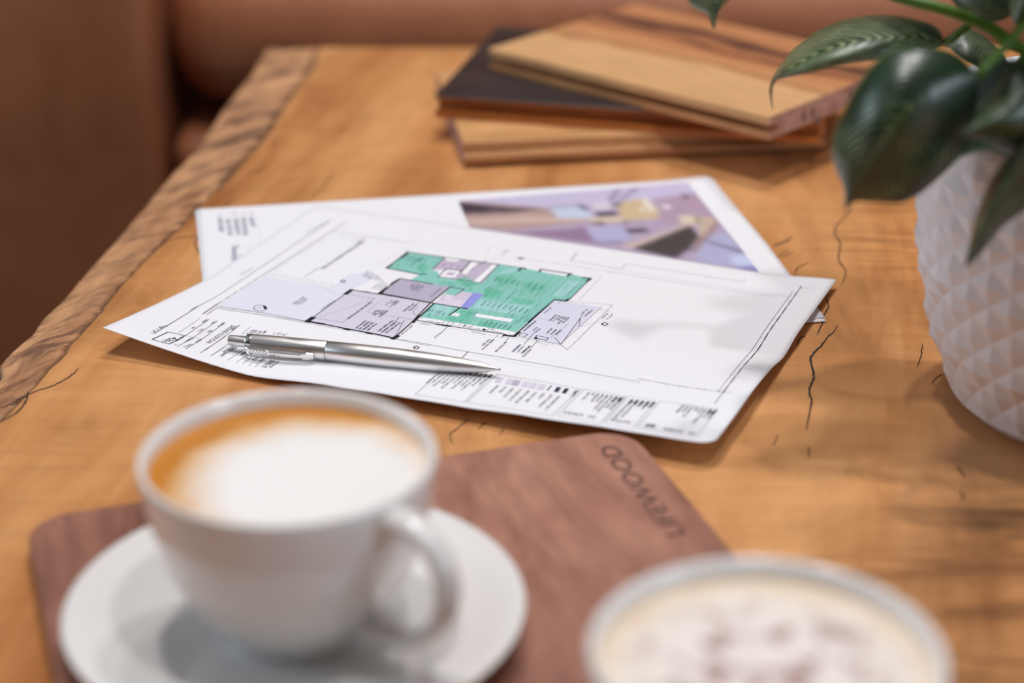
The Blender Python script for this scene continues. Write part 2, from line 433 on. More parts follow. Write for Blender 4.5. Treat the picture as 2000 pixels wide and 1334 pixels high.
for x, y in ((-0.08, 0.1), (0.56, 0.1), (-0.05, 1.2), (0.56, 1.2)):
    vv, ff = box_vf(x - .03, x + .03, y - .03, y + .03, FZ, -TH + .001)
    bevel(mesh('leg', vv, ff, M['black_metal'], table), .004)
CRC = (1000, 330, 2.4257); CR6 = (1500, 400, 1.906); CRL = (780, 700, 3.125); CR8 = (0, 700, 1.818); CRG = (0, 0, 2.223); FULL = (0, 0, 1)
cracks = [
    (CRC, [(1620, 180), (1545, 260), (1530, 310), (1555, 350), (1548, 430), (1580, 480), (1575, 515), (1562, 550)], .5),
    (CRC, [(1497, 590), (1490, 610), (1500, 650), (1478, 690), (1470, 730), (1445, 785)], .55),
    (CRC, [(1545, 740), (1515, 780), (1500, 790), (1462, 840), (1440, 860), (1415, 900), (1430, 980), (1410, 1040), (1412, 1075), (1420, 1100), (1405, 1180), (1395, 1235)], .7),
    (CRC, [(1405, 440), (1380, 455), (1350, 470), (1340, 505)], .4), (CRC, [(1390, 790), (1365, 800), (1350, 835)], .4),
    (CR6, [(575, 515), (570, 560), (555, 602)], .4), (CR6, [(700, 975), (715, 985), (735, 1015)], .5), (CR6, [(715, 1065), (728, 1090), (715, 1103)], .5),
    (CR6, [(645, 630), (620, 650), (610, 670)], .3), (CRL, [(420, 368), (350, 430), (310, 462), (322, 520)], .5), (CRL, [(530, 385), (480, 430)], .35),
    (CRL, [(610, 470), (640, 420)], .3), (CR8, [(0, 175), (40, 160), (75, 140), (130, 115), (190, 95), (250, 62), (278, 34)], .7),
    (CR8, [(0, 226), (60, 190), (92, 150), (100, 118)], .9), (CRG, [(690, 1070), (745, 1038), (850, 1024)], .35), (CRG, [(862, 1020), (846, 1060), (868, 1100)], .6),
    (CRG, [(960, 905), (1000, 870), (1024, 862)], .4), (CRG, [(1080, 755), (1135, 735), (1150, 720)], .4), (CRG, [(1340, 870), (1400, 810), (1450, 750)], .3),
    (CRG, [(1170, 640), (1200, 610)], .5), (CRC, [(1240, 365), (1290, 350), (1330, 318)], .35), (CRC, [(1270, 400), (1310, 385)], .3),
    (CR6, [(22, 150), (80, 125)], .35), (CR6, [(20, 190), (60, 190), (95, 175)], .3), (FULL, [(1580, 870), (1580, 895)], .3), (FULL, [(1510, 870), (1520, 850)], .3)]
for ci, (cr, pts, wmm) in enumerate(cracks):
    P = [at_z(cr[0] + x / cr[2], cr[1] + y / cr[2], 0.00025) for x, y in pts]
    P = catmull(P, 6 * len(P))
    v, f = [], []
    for i, p in enumerate(P):
        t = (P[min(i + 1, len(P) - 1)] - P[max(i - 1, 0)]).normalized(); s = Vector((t.y, -t.x, 0))
        e = math.sin(math.pi * (i + .3) / (len(P) - .4)) ** .5
        ww = wmm * (.0009 if ci < 3 else .0006) * e * (0.55 + 0.9 * abs(noise.noise((i * .7, ci * 3.1, 0)))) + 0.00004
        p = p + s * 0.0006 * noise.noise((i * .9, ci * 5.0, 2))
        v += [p - s * ww, p + s * ww, p + s * ww * .8 - Vector((0, 0, .0004)), p - s * ww * .8 - Vector((0, 0, .0004))]
    for i in range(len(P) - 1):
        a, b = i * 4, i * 4 + 4
        f += [(a, a + 1, b + 1, b), (a + 1, a + 2, b + 2, b + 1), (a + 3, a, b, b + 3)]
    mesh('crack', v, f, M['crack'], table)

# ------------------------------------------------------------------ sofa behind the table
sofa = thing('leather_sofa', (0.5, 2.0, FZ), 'tan leather sofa with a broad end arm, behind the table', 'sofa')
def cushion(name, x0, x1, y0, y1, z0, z1, r, mat, nx=40, nyy=24, bulge=0.012):
    bm = bmesh.new(); bmesh.ops.create_cube(bm, size=1)
    bmesh.ops.scale(bm, vec=(x1 - x0, y1 - y0, z1 - z0), verts=bm.verts)
    bmesh.ops.translate(bm, vec=((x0 + x1) / 2, (y0 + y1) / 2, (z0 + z1) / 2), verts=bm.verts)
    bmesh.ops.bevel(bm, geom=bm.edges[:], offset=r, segments=6, profile=0.6, affect='EDGES', clamp_overlap=True)
    for _ in range(3):
        es = [e for e in bm.edges if e.calc_length() > 0.06]
        if es: bmesh.ops.subdivide_edges(bm, edges=es, cuts=1, use_grid_fill=True)
    cx, cy, cz = (x0 + x1) / 2, (y0 + y1) / 2, (z0 + z1) / 2
    for q in bm.verts:
        n_ = noise.noise((q.co.x * 5, q.co.y * 5, q.co.z * 7)) * bulge * .6
        k = (1 - ((q.co.x - cx) / (x1 - x0) * 2) ** 2) * (1 - abs((q.co.z - cz) / (z1 - z0) * 2) ** 2)
        q.co.y += -(bulge * max(0, k) + n_ * .5) if q.co.y < cy else 0
    bmesh.ops.triangulate(bm, faces=[fa for fa in bm.faces if len(fa.verts) > 4])
    me = [tuple(q.co) for q in bm.verts]; bm.verts.index_update(); fs = [tuple(q.index for q in fa.verts) for fa in bm.faces]; bm.free()
    return mesh(name, me, fs, mat, sofa, True)
arm = cushion('arm', -1.10, -0.296, 1.54, 2.5, FZ + .03, 0.16, 0.022, M['leather'], bulge=0.006)
arm['label'] = 'broad leather end of the sofa'
cushion('seat_cushion', -0.289, 0.62, 1.57, 2.3, -0.120, 0.012, 0.068, M['leather'])
cushion('seat_cushion', 0.625, 1.52, 1.57, 2.3, -0.120, 0.012, 0.068, M['leather'])
cushion('seat_base', -0.29, 1.52, 1.57, 2.45, FZ + .05, -0.140, 0.022, M['leather'])
cushion('back_cushion', -0.289, 0.62, 2.2, 2.48, 0.0, 0.42, 0.07, M['leather'])
cushion('back_cushion', 0.625, 1.52, 2.2, 2.48, 0.0, 0.42, 0.07, M['leather'])
for x, y in ((-1.0, 1.56), (1.42, 1.7), (-1.0, 2.4), (1.42, 2.35)):
    vv, ff = box_vf(x - .03, x + .03, y - .03, y + .03, FZ, FZ + .06); mesh('foot', vv, ff, M['black_metal'], sofa)

# ------------------------------------------------------------------ flooring samples (a stack of three)
def plank(label, corner, ang, L, W, z0, profile, mats, extra=None):
    """profile: list of (layer name, material, polygon in (y,z)) extruded along local x; local y points away from the front long edge"""
    t = bpy.data.objects.new('floorboard_sample', None); COL.objects.link(t); t.empty_display_size = .02
    t.location = (corner.x, corner.y, z0); t.rotation_euler = (0, 0, ang)
    tag(t, label, 'wood sample', 'flooring samples stacked on the table'); BASE[t.name] = Vector()
    for nm, mt, poly, cap in profile:
        n = len(poly); v = [(x, y, z) for x in (0, L) for y, z in poly]
        f = [tuple(range(n))[::-1], tuple(n + k for k in range(n))] + [(k, (k + 1) % n, n + (k + 1) % n, n + k) for k in range(n)]
        o = mesh(nm, v, f, None, t, mats=[mt, cap], fmat=[1, 1] + [0] * n)
        fix_normals(o); bevel(o, .0004, 2)
    if extra: extra(t)
    return t
TK = .014
def groove_profile(W, topm, corem, cap, tongue=False, topt=.0042):
    if not tongue:
        core = [(0, 0), (W, 0), (W, TK - topt), (0.0, TK - topt), (0.0, TK - topt - .0008), (.009, TK - topt - .0008), (.009, .0040), (0.0, .0040)]
    else:
        core = [(0, 0), (W, 0), (W, TK - topt), (0.0, TK - topt), (0.0, TK - topt - .0022), (-.0062, TK - topt - .0028), (-.0068, TK - topt - .0036), (-.0068, .0026), (-.006, .0018), (0.0, .0016)]
    return [('core', corem, core, cap), ('top_layer', topm, [(0, TK - topt), (W, TK - topt), (W, TK - .0003), (W - .0003, TK), (.0005, TK), (0, TK - .0005)], cap)]
c0 = at_z(904, 278, .014); c1 = at_z(1560, 252, .014)
a0 = math.radians(8.2)
def backgap(t): pass
plank('pale oak flooring sample with a tongued edge, lowest in its stack', Vector((c0.x, c0.y, 0)), a0, .222, .15, 0.0002,
      groove_profile(.15, M['oak'], M['oak_core'], M['endgrain'], True), None)
c0 = at_z(849, 187, .028)
plank('black-faced flooring sample with an orange-brown edge, between two oak ones', c0, math.radians(-13), .235, .165, .0142,
      groove_profile(.165, M['ebony'], M['core_red'], M['core_red'], False, .0008) , None)
c0 = at_z(955, 94, .0424)
def notch_shade(t):  # dark blocks on the sawn end, standing in for the shade inside holes
    for k, (y, z) in enumerate([(.034, .0062), (.034, .0032), (.043, .0066), (.043, .0036), (.085, .006)]):
        vv, ff = box_vf(.2138, .2156, y, y + .0035, z, z + .0022)
        mesh('notch_shade_block', vv, ff, M['crack'], t)
plank('streaked oak flooring sample with a deep grooved edge, topmost in its stack', c0, math.radians(-41.5), .2155, .149, .0283,
      groove_profile(.149, M['streak'], M['oak_core'], M['endgrain'], False, .0048), None, notch_shade)

# ------------------------------------------------------------------ paper sheets
class Sheet:
    def __init__(s, origin, ang, zf):
        s.o = Vector((origin[0], origin[1])); s.c, s.s = math.cos(ang), math.sin(ang); s.zf = zf; s.ang = ang
    def w(s, u, v, off=0.0):
        return Vector((s.o.x + s.c * u - s.s * v, s.o.y + s.s * u + s.c * v, s.zf(u, v) + off))
    def loc(s, p):
        dx, dy = p.x - s.o.x, p.y - s.o.y
        return (s.c * dx + s.s * dy, -s.s * dx + s.c * dy)
    def px(s, x, y):
        z = .003
        for _ in range(14):
            p = at_z(x, y, z); u, v = s.loc(p); z = .4 * z + .6 * s.zf(u, v)
        return u, v
    def build(s, name, label, group=None, round_corner=0.0, nu=100, nv=70):
        W, Hh = .297, .21
        vs_, fs = [], []
        for j in range(nv + 1):
            for i in range(nu + 1):
                u, v_ = W * i / nu, Hh * j / nv
                if round_corner:
                    a = (u - (W - round_corner)) / round_corner; b = (round_corner - v_) / round_corner
                    if a > 0 and b > 0:
                        m = max(a, b); h = math.hypot(a, b); a, b = a * m / h, b * m / h
                        u, v_ = W - round_corner + a * round_corner, round_corner - b * round_corner
                vs_.append(s.w(u, v_))
        for j in range(nv):
            for i in range(nu):
                a = j * (nu + 1) + i; fs.append((a, a + 1, a + nu + 2, a + nu + 1))
        base = Vector((s.w(W / 2, Hh / 2).x, s.w(W / 2, Hh / 2).y, 0.0006))
        t = thing(name, base, label, 'paper sheet', group)
        o = mesh('sheet', vs_, fs, M['paper'], t, True)
        m = o.modifiers.new('thickness', 'SOLIDIFY'); m.thickness = .00012; m.offset = -1
        s.t = t; return t
class Print:
    def __init__(s, sheet, layer0=.00006):
        s.S = sheet; s.v = []; s.f = []; s.fm = []; s.mats = []; s.z = layer0
    def mi(s, m):
        if m not in s.mats: s.mats.append(m)
        return s.mats.index(m)
    def tri(s, a, b, c, m, off, depth=0):
        la, lb, lc = (a - b).length, (b - c).length, (c - a).length
        mx = max(la, lb, lc)
        if mx > .005 and depth < 12:
            if la == mx: q = (a + b) / 2; s.tri(a, q, c, m, off, depth + 1); s.tri(q, b, c, m, off, depth + 1)
            elif lb == mx: q = (b + c) / 2; s.tri(a, b, q, m, off, depth + 1); s.tri(a, q, c, m, off, depth + 1)
            else: q = (c + a) / 2; s.tri(a, b, q, m, off, depth + 1); s.tri(q, b, c, m, off, depth + 1)
            return
        k = len(s.v); s.v += [s.S.w(a.x, a.y, off), s.S.w(b.x, b.y, off), s.S.w(c.x, c.y, off)]
        s.f.append((k, k + 1, k + 2)); s.fm.append(m)
    def poly_uv(s, pts, mat, off):
        P = [Vector((p[0], p[1], 0)) for p in pts]; m = s.mi(M[mat])
        for t in geometry.tessellate_polygon([P]):
            a, b, c = (P[i].to_2d() for i in t)
            if (b - a).cross(c - a) < 0: b, c = c, b
            s.tri(a, b, c, m, off)
    def uv(s, cr, p): return Vector(s.S.px(cr[0] + p[0] / cr[2], cr[1] + p[1] / cr[2]))
    def fill(s, cr, pts, mat, lay=0): s.poly_uv([s.uv(cr, p) for p in pts], mat, .00006 + .00003 * lay)
    def quad_line(s, a, b, w_, mat, off):
        d = b - a
        if d.length < 1e-6: return
        d = d.normalized(); n_ = Vector((-d.y, d.x)) * (w_ / 2)
        a = a - d * w_ * .3; b = b + d * w_ * .3
        s.poly_uv([a - n_, b - n_, b + n_, a + n_], mat, off)
    def line(s, cr, pts, wmm, mat, lay=4, dash=None, close=False):
        wmm = wmm * (1.3 if wmm < .3 else 1.1)
        P = [s.uv(cr, p) for p in pts]
        if close: P.append(P[0])
        off = .00006 + .00003 * lay
        for a, b in zip(P, P[1:]):
            if dash:
                L = (b - a).length; x = 0; k = 0
                while x < L:
                    e = min(L, x + dash[k % len(dash)])
                    if k % 2 == 0: s.quad_line(a.lerp(b, x / L), a.lerp(b, e / L), wmm * .001, mat, off)
                    x = e; k += 1
            else: s.quad_line(a, b, wmm * .001, mat, off)
    def greek(s, cr, p0, p1, hmm, mat='dark', lay=4, wide=.8, gap=True, weight=.16):
        """a line of text too small to read: rows of little strokes from p0 to p1"""
        a, b = s.uv(cr, p0), s.uv(cr, p1); d = b - a; L = d.length; d.normalize(); up = Vector((-d.y, d.x))
        off = .00006 + .00003 * lay; h = hmm * .001; x = 0; cw = h * wide
        left = random.randint(3, 8)
        sw = h * weight
        while x + cw * .6 < L:
            if gap and left == 0: x += cw * .7; left = random.randint(3, 8); continue
            o = a + d * x; k = random.choice((0, 1, 2, 3, 4))
            q = lambda i, j: o + d * (i * cw * .72) + up * (j * h)
            seg = [[(0, 0, 0, 1), (0, 1, 1, 1), (0, .5, .8, .5)], [(0, 0, .5, 1), (.5, 1, 1, 0)], [(0, 0, 0, 1), (1, 0, 1, 1), (0, 0, 1, 0)],
                   [(.5, 0, .5, 1), (0, 1, 1, 1)], [(0, 0, 0, 1), (1, 0, 1, 1), (0, .5, 1, .5)]][k]
            for g in seg: s.quad_line(q(g[0], g[1]), q(g[2], g[3]), sw, mat, off)
            x += cw; left -= 1
    def text(s, cr, p0, p1, string, hmm, mat='dark', lay=4):
        a, b = s.uv(cr, p0), s.uv(cr, p1); d = b - a; L = d.length; d.normalize(); up = Vector((-d.y, d.x))
        vs_, fs_ = font_mesh(string)
        x1 = max(p[0] for p in vs_); x0 = min(p[0] for p in vs_)
        y1 = max(p[1] for p in vs_)
        m = s.mi(M[mat])
        for fa in fs_:
            P = [a + d * ((vs_[i][0] - x0) / (x1 - x0) * L) + up * (vs_[i][1] / y1 * hmm * .001) for i in fa]
            for k in range(1, len(P) - 1): s.tri(P[0], P[k], P[k + 1], m, .00006 + .00003 * lay)
    def build(s, name, label=None):
        o = mesh(name, s.v, s.f, None, s.S.t, mats=s.mats, fmat=s.fm)
        if label: o['label'] = label
        return o
def font_mesh(string):
    cu = bpy.data.curves.new('lettering', 'FONT'); cu.body = string; cu.resolution_u = 3
    ob = bpy.data.objects.new('lettering', cu); COL.objects.link(ob)
    dg = bpy.context.evaluated_depsgraph_get(); me = ob.evaluated_get(dg).to_mesh()
    vs_ = [tuple(q.co) for q in me.vertices]; fs_ = [tuple(p.vertices) for p in me.polygons]
    ob.evaluated_get(dg).to_mesh_clear(); bpy.data.objects.remove(ob); bpy.data.curves.remove(cu)
    return vs_, fs_

# sheet 1: the floor plan, curling at the near left corner and resting on the walnut board
BR = at_z(1392, 868, .0115); RR = at_z(1634, 544, .0055)
e = (RR - BR).to_2d().normalized(); nn = Vector((e.y, -e.x))       # +u direction
ang1 = math.atan2(nn.y, nn.x)
org1 = BR.to_2d() - nn * .297
ZB = [(0, .003), (.0785, .003), (.12, .0055), (.147, .0064), (.182, .0072), (.216, .0088), (.254, .0102), (.277, .0108), (.297, .0115)]
ZT = [(0, .0022), (.09, .0032), (.18, .0032), (.26, .0026), (.297, .005)]
def z1(u, v):
    t = min(max(v / .21, 0), 1)
    z = interp(u, ZT); z += (interp(u, ZB) - z) * (1 - t) ** 1.5
    z += .0105 * max(0, 1 - (max(u, 0) + .8 * max(v, 0)) / .078) ** 1.25
    g = max(0, 1 - (.297 - u) / .05)
    z += g * g * (-.003 * math.exp(-((v - .112) / .016) ** 2) + .001 * math.exp(-((v - .06) / .02) ** 2))
    return z
S1 = Sheet(org1, ang1, z1)
# sheets 2 and 3 lie under it
ang2 = .1715; o2 = Vector((-.1756, 1.0199))
def z2(u, v):
    return .0009 + .0016 * max(0, (u - .24) / .057) * max(0, 1 - abs(v - .10) / .08)
S2 = Sheet((o2.x + math.sin(ang2) * .21, o2.y - math.cos(ang2) * .21), ang2, z2)
S3 = Sheet((S2.o.x + .0005, S2.o.y + .0003), ang2 + .011, lambda u, v: .0003 + .0012 * max(0, (u - .27) / .027))
S3.build('printed_page', 'plain white paper sheet lying under the brochure page, only a corner showing', 'sheets of paper on the table', nu=40, nv=28)
S2.build('printed_page', 'white brochure page with a purple-toned interior photo, under the floor plan', 'sheets of paper on the table')
S1.build('floor_plan_sheet', 'white floor plan drawing with green tinted rooms and a curled corner', 'sheets of paper on the table', round_corner=.007)

cA = (200, 400, 2.857); cB = (550, 460, 2.857); cC = (1000, 330, 2.4257); cD = (420, 460, 4.762); cE = (740, 480, 4.348); cL = (780, 700, 3.125)
c2 = (220, 580, 5.882); c6 = (860, 340, 3.03); c7 = (380, 390, 4.762)
a1 = (280, 600, 11.12); a2 = (400, 600, 11.12); a3 = (590, 560, 11.12); a4 = (700, 580, 12.5); a5 = (1000, 570, 9.09); a6 = (820, 590, 8.333)

# --- the plan itself: tinted rooms
P = Print(S1)
P.fill(cD, [(450, 382), (1072, 492), (1250, 358), (1400, 345), (1470, 395), (1265, 505), (860, 795), (30, 645)], 'drive')
P.fill(cD, [(1265, 505), (1540, 545), (2005, 628), (1880, 765), (1665, 955), (850, 802)], 'garage', 1)
P.fill(cE, [(240, 55), (558, 100), (440, 210), (500, 217), (512, 270), (800, 312), (875, 318), (1020, 160), (1200, 190), (1360, 215), (1600, 262), (1640, 242), (1795, 285),
            (1600, 470), (1485, 460), (1160, 740), (325, 632), (470, 490), (610, 350), (270, 292), (345, 245), (65, 190)], 'green')
P.fill(cE, [(560, 100), (780, 130), (1020, 160), (878, 318), (800, 310), (640, 282), (500, 266), (575, 200), (460, 205)], 'mauve', 1)
P.fill(cE, [(180, 280), (460, 328), (605, 350), (440, 485), (10, 405)], 'room', 1)
P.fill(cE, [(470, 487), (565, 408), (650, 425), (700, 390), (800, 405), (690, 527), (655, 522)], 'stair', 1)
P.fill(cE, [(800, 400), (892, 415), (758, 537), (690, 527)], 'blue', 2)
P.fill(cE, [(1485, 462), (1600, 478), (1890, 522), (1540, 838), (1165, 745)], 'alfresco', 1)
P.fill(cE, [(330, 632), (348, 606), (1165, 735), (1140, 757)], 'white', 2)
P.fill(cE, [(830, 578), (1142, 625), (1118, 652), (815, 604)], 'white', 3)
P.fill(cE, [(640, 570), (692, 578), (668, 604), (603, 592)], 'white', 3)
for q in ([(562, 100), (692, 120), (662, 137), (578, 130)], [(785, 140), (840, 147), (745, 242), (690, 235)], [(965, 162), (1012, 168), (862, 317), (800, 308)],
          [(580, 202), (692, 217), (640, 282), (505, 266)], [(1372, 205), (1605, 240), (1590, 262), (1385, 225)]): P.fill(cE, q, 'white', 2)
P.fill(cE, [(590, 225), (655, 232), (630, 255), (565, 250)], 'mauve', 3)
P.fill(cE, [(700, 300 - 60), (705, 240), (690, 260), (650, 250)], 'mauve', 3)
# stronger and paler green patches of the highlighter tint
for q, m in (([(330, 150), (420, 160), (380, 240), (320, 205)], 'green2'), ([(1000, 260), (1140, 250), (1180, 310), (1010, 350)], 'green2'),
             ([(1260, 300), (1440, 330), (1400, 385), (1220, 375)], 'green2'), ([(900, 360), (1060, 390), (1010, 455), (880, 430)], 'green2'),
             ([(1110, 430), (1330, 470), (1300, 500), (1180, 490)], 'green2'), ([(690, 540), (800, 560), (760, 680), (560, 620), (600, 600), (690, 610)], 'green2'),
             ([(860, 640), (1000, 665), (960, 710), (820, 690)], 'green2'), ([(760, 250), (850, 330), (760, 350), (640, 300)], 'green2'),
             ([(480, 500), (640, 525), (560, 600), (400, 580)], 'green3'), ([(1140, 190), (1200, 200), (1080, 240), (1010, 230)], 'green3'),
             ([(860, 460), (1320, 520), (1180, 590), (800, 530)], 'green3'), ([(1600, 300), (1740, 300), (1560, 440), (1480, 420)], 'green3')): P.fill(cE, q, m, 1)
for k in range(34):
    x = 1040 + k * 21.5; y = 207 + (x - 1040) * .115; P.line(cE, [(x, y), (x - 165, y + 150)], .16, 'green3' if k % 3 else 'green2', 2)
for k in range(22):
    x = 985 + k * 22.5; y = 412 + (x - 985) * .12; P.line(cE, [(x, y), (x - 125, y + 114)], .16, 'green3' if k % 3 else 'green2', 2)
for k in range(20):
    x = 705 + k * 24; y = 562 + (x - 705) * .14; P.line(cE, [(x, y), (x - 84, y + 76)], .16, 'green3' if k % 3 else 'green2', 2)
for k in range(13):
    x = 255 + k * 22; y = 62 + (x - 255) * .14; P.line(cE, [(x, y), (x - 120, y + 98)], .16, 'green3' if k % 3 else 'green2', 2)
# floorboard-like hatching over the tint (reads along the short side)
for k in range(46):
    x = random.uniform(900, 1640); y = random.uniform(230, 430) + (x - 900) * .1
    if y > 250: P.line(cE, [(x, y), (x - 46, y + 42)], .22, random.choice(('greentext', 'green2', 'green2')), 2)
for k in range(34):
    x = random.uniform(720, 1300); y = random.uniform(470, 600) + (x - 720) * .12
    P.line(cE, [(x, y), (x - 40, y + 38)], .22, random.choice(('greentext', 'green2')), 2)
for k in range(16):
    x = random.uniform(180, 420); y = random.uniform(85, 170)
    P.line(cE, [(x, y), (x - 34, y + 30)], .22, random.choice(('greentext', 'green2')), 2)
for k in range(18):
    x = random.uniform(480, 820); y = random.uniform(285, 330) + (x - 480) * .1
    P.line(cE, [(x, y), (x - 30, y + 26)], .22, random.choice(('greentext', 'green2')), 2)
for k in range(10):
    x = random.uniform(430, 590); y = random.uniform(520, 580)
    P.line(cE, [(x, y), (x - 22, y + 22)], .22, 'greentext', 2)
P.build('room_tints', 'green, mauve and grey tinted rooms')
# --- walls
P = Print(S1)
W = lambda pts, w=.42, cr=cE, m='black': P.line(cr, pts, w * 1.4, m, 4)
W([(240, 55), (555, 100), (780, 130), (1020, 160)], .45); W([(240, 55), (65, 190)], .4); W([(65, 190), (345, 243), (400, 245)], .55)
W([(250, 60), (185, 108)], .8); W([(65, 190), (110, 160)], .8); W([(560, 100), (450, 205)], .35); W([(780, 133), (690, 235)], .4); W([(570, 197), (692, 215), (700, 205)], .4)
W([(570, 197), (505, 262)], .3); W([(640, 280), (620, 275)], .3); W([(1020, 160), (860, 318)], .35); W([(500, 264), (640, 282), (870, 318)], .3)
W([(180, 280), (460, 328)], .5); W([(180, 280), (10, 405)], .4); W([(75, 355), (5, 405)], 1.0); W([(170, 285), (100, 335)], .8); W([(605, 350), (440, 485)], .45); W([(10, 405), (440, 485), (740, 535)], .5)
W([(610, 352), (720, 370), (700, 388), (655, 418)], .35, m='dark'); W([(690, 527), (750, 537)], .6); W([(690, 527), (598, 592)], .55)
W([(470, 490), (300, 645)], .6); W([(320, 632), (560, 680)], .4, m='grey'); W([(490, 668), (610, 685)], .9); W([(610, 685), (1080, 755)], .35, m='grey')
W([(1020, 160), (1200, 188), (1215, 188)], .25, m='dark'); W([(1185, 215), (1212, 190), (1250, 196)], .8); W([(1360, 222), (1378, 202), (1620, 240), (1600, 262)], .7); W([(1620, 240), (1635, 242)], .9)
W([(1730, 272), (1800, 280), (1765, 305)], .9); W([(1795, 282), (1620, 455)], .3); W([(1610, 455), (1590, 470), (1490, 460)], .9); W([(1490, 460), (1150, 765)], .45); W([(1440, 505), (1270, 650)], .6)
W([(1060, 762), (1150, 770), (1190, 735)], 1.0); W([(1060, 760), (1050, 775)], .3)
W([(1260, 510), (860, 800)], .3, cD); W([(1270, 508), (1215, 545)], 1.5, cD); W([(912, 765), (855, 802)], 1.7, cD); W([(860, 800), (1020, 828)], 1.0, cD); W([(1020, 828), (1660, 955)], .6, cD)
W([(1200, 868), (1250, 878)], .9, cD); W([(1410, 905), (1460, 915)], .9, cD); W([(1265, 506), (1540, 548), (2005, 630)], .5, cD); W([(1390, 525), (1430, 532)], .8, cD); W([(1515, 545), (1545, 540), (1560, 520)], 1.0, cD)
W([(2000, 632), (1880, 755)], .45, cD); W([(1900, 745), (1840, 810)], 1.1, cD); W([(1840, 800), (1665, 955)], .4, cD); W([(1700, 935), (1655, 962)], 1.5, cD)
P.build('wall_lines', 'bold black wall lines')
# --- thin lines, fittings and notes of the plan
P = Print(S1)
T = lambda pts, w=.16, m='grey', cr=cE, **k: P.line(cr, pts, w, m, 4, **k)
T([(930, 770), (1480, 590), (1485, 585)], .12, 'light', cD, dash=(.002, .0008)); T([(920, 768), (1190, 808), (1485, 588), (1240, 548)], .15, 'grey', cD, dash=(.002, .0008))
T([(1590, 575), (1405, 712), (1440, 718)], .15, 'red', cD); T([(1560, 740), (1830, 785)], .14, 'grey', cD, dash=(.003, .0008)); T([(1708, 770), (1680, 800)], .2, 'black', cD); T([(1755, 795), (1672, 945)], .15, 'dark', cD)
T([(1672, 945), (1760, 790)], .12, 'dark', cD); T([(1900, 618), (1820, 700)], .14, 'dark', cD)
T([(1890, 675), (1848, 690), (1840, 715), (1855, 735), (1890, 745)], .15, 'dark', cD)
T([(1125, 548), (830, 390)], .1, 'faint', cD)
# stair treads, benches
for k in range(7):
    x = 640 + k * 24; T([(x + 45, 395 + k * 3), (x - 20, 448 + k * 5)], .12, 'purple')
T([(600, 470), (700, 395)], .3, 'white'); T([(545, 470), (535, 455), (560, 440)], .15, 'grey')
for x in (555, 600, 640, 700, 740, 800, 975): T([(x, 640 + (x - 550) * .13), (x - 22, 662 + (x - 550) * .13)], .16, 'dark')
T([(560, 640), (650, 655)], .15, 'grey'); T([(705, 672), (780, 700)], .14, 'dark'); T([(740, 672), (715, 695)], .14, 'dark'); T([(760, 690), (800, 690)], .14, 'dark')
for q in ([(885, 700), (900, 720), (880, 720)], [(895, 705), (912, 715), (895, 722)]): P.fill(cE, q, 'black', 4)
T([(930, 708), (985, 718), (970, 735), (918, 725)], .15, 'dark', close=True)
T([(355, 620), (370, 612)], .35, 'black'); T([(610, 578), (660, 590)], .12, 'grey')
P.greek(cE, (520, 655), (410, 634), .9, 'grey'); P.greek(cE, (430, 672), (340, 655), .8, 'grey'); P.greek(cE, (875, 740), (780, 725), .8, 'purple'); P.greek(cE, (860, 708), (815, 700), .7, 'grey'); P.greek(cE, (1050, 740), (990, 730), .7, 'grey')
T([(300, 640), (800, 740), (1540, 850), (1600, 880)], .12, 'light', dash=(.003, .0009)); T([(880, 760), (905, 742)], .14, 'grey'); T([(990, 780), (1012, 755)], .14, 'grey'); T([(1040, 785), (1062, 762)], .14, 'grey')
T([(1150, 770), (1540, 838)], .18, 'grey'); T([(1550, 835), (1712, 615), (1698, 690)], .22, 'black'); T([(1545, 838), (1490, 780)], .2, 'dark'); T([(1560, 820), (1890, 522)], .12, 'red'); T([(1712, 615), (1740, 570)], .15, 'dark')
T([(1600, 470), (1985, 505), (1600, 885), (1545, 840)], .15, 'grey', dash=(.004, .0006, .001, .0006)); T([(1890, 520), (1880, 545), (1990, 565)], .12, 'light'); T([(1700, 690), (1900, 635)], .12, 'light')
T([(1340, 615), (1470, 635)], .12, 'light'); T([(1610, 665), (1460, 780)], .14, 'grey', dash=(.0015, .0007)); T([(1340, 765), (1440, 785), (1420, 805), (1325, 785)], .35, 'black', close=True)
P.fill(cE, [(1312, 790), (1340, 775), (1345, 795)], 'black', 5); T([(1205, 740), (1265, 755), (1240, 775), (1190, 765)], .2, 'dark', close=True)
T([(1330, 730), (1230, 840)], .16, 'dark'); T([(1350, 805), (1290, 870)], .15, 'dark'); T([(1340, 810), (1420, 850), (1440, 830)], .12, 'red')
T([(1110, 775), (1060, 830)], .15, 'dark'); T([(580, 690), (520, 750)], .16, 'dark'); T([(980, 790), (950, 815)], .12, 'grey')
T([(1700, 460), (1890, 262), (1800, 245)], .12, 'light'); T([(1730, 290), (1610, 400)], .15, 'greentext')
T([(270, 40), (250, 25), (225, 45)], .12, 'light'); T([(200, 30), (0, 170)], .12, 'faint'); T([(1000, 70), (960, 130)], .12, 'light')
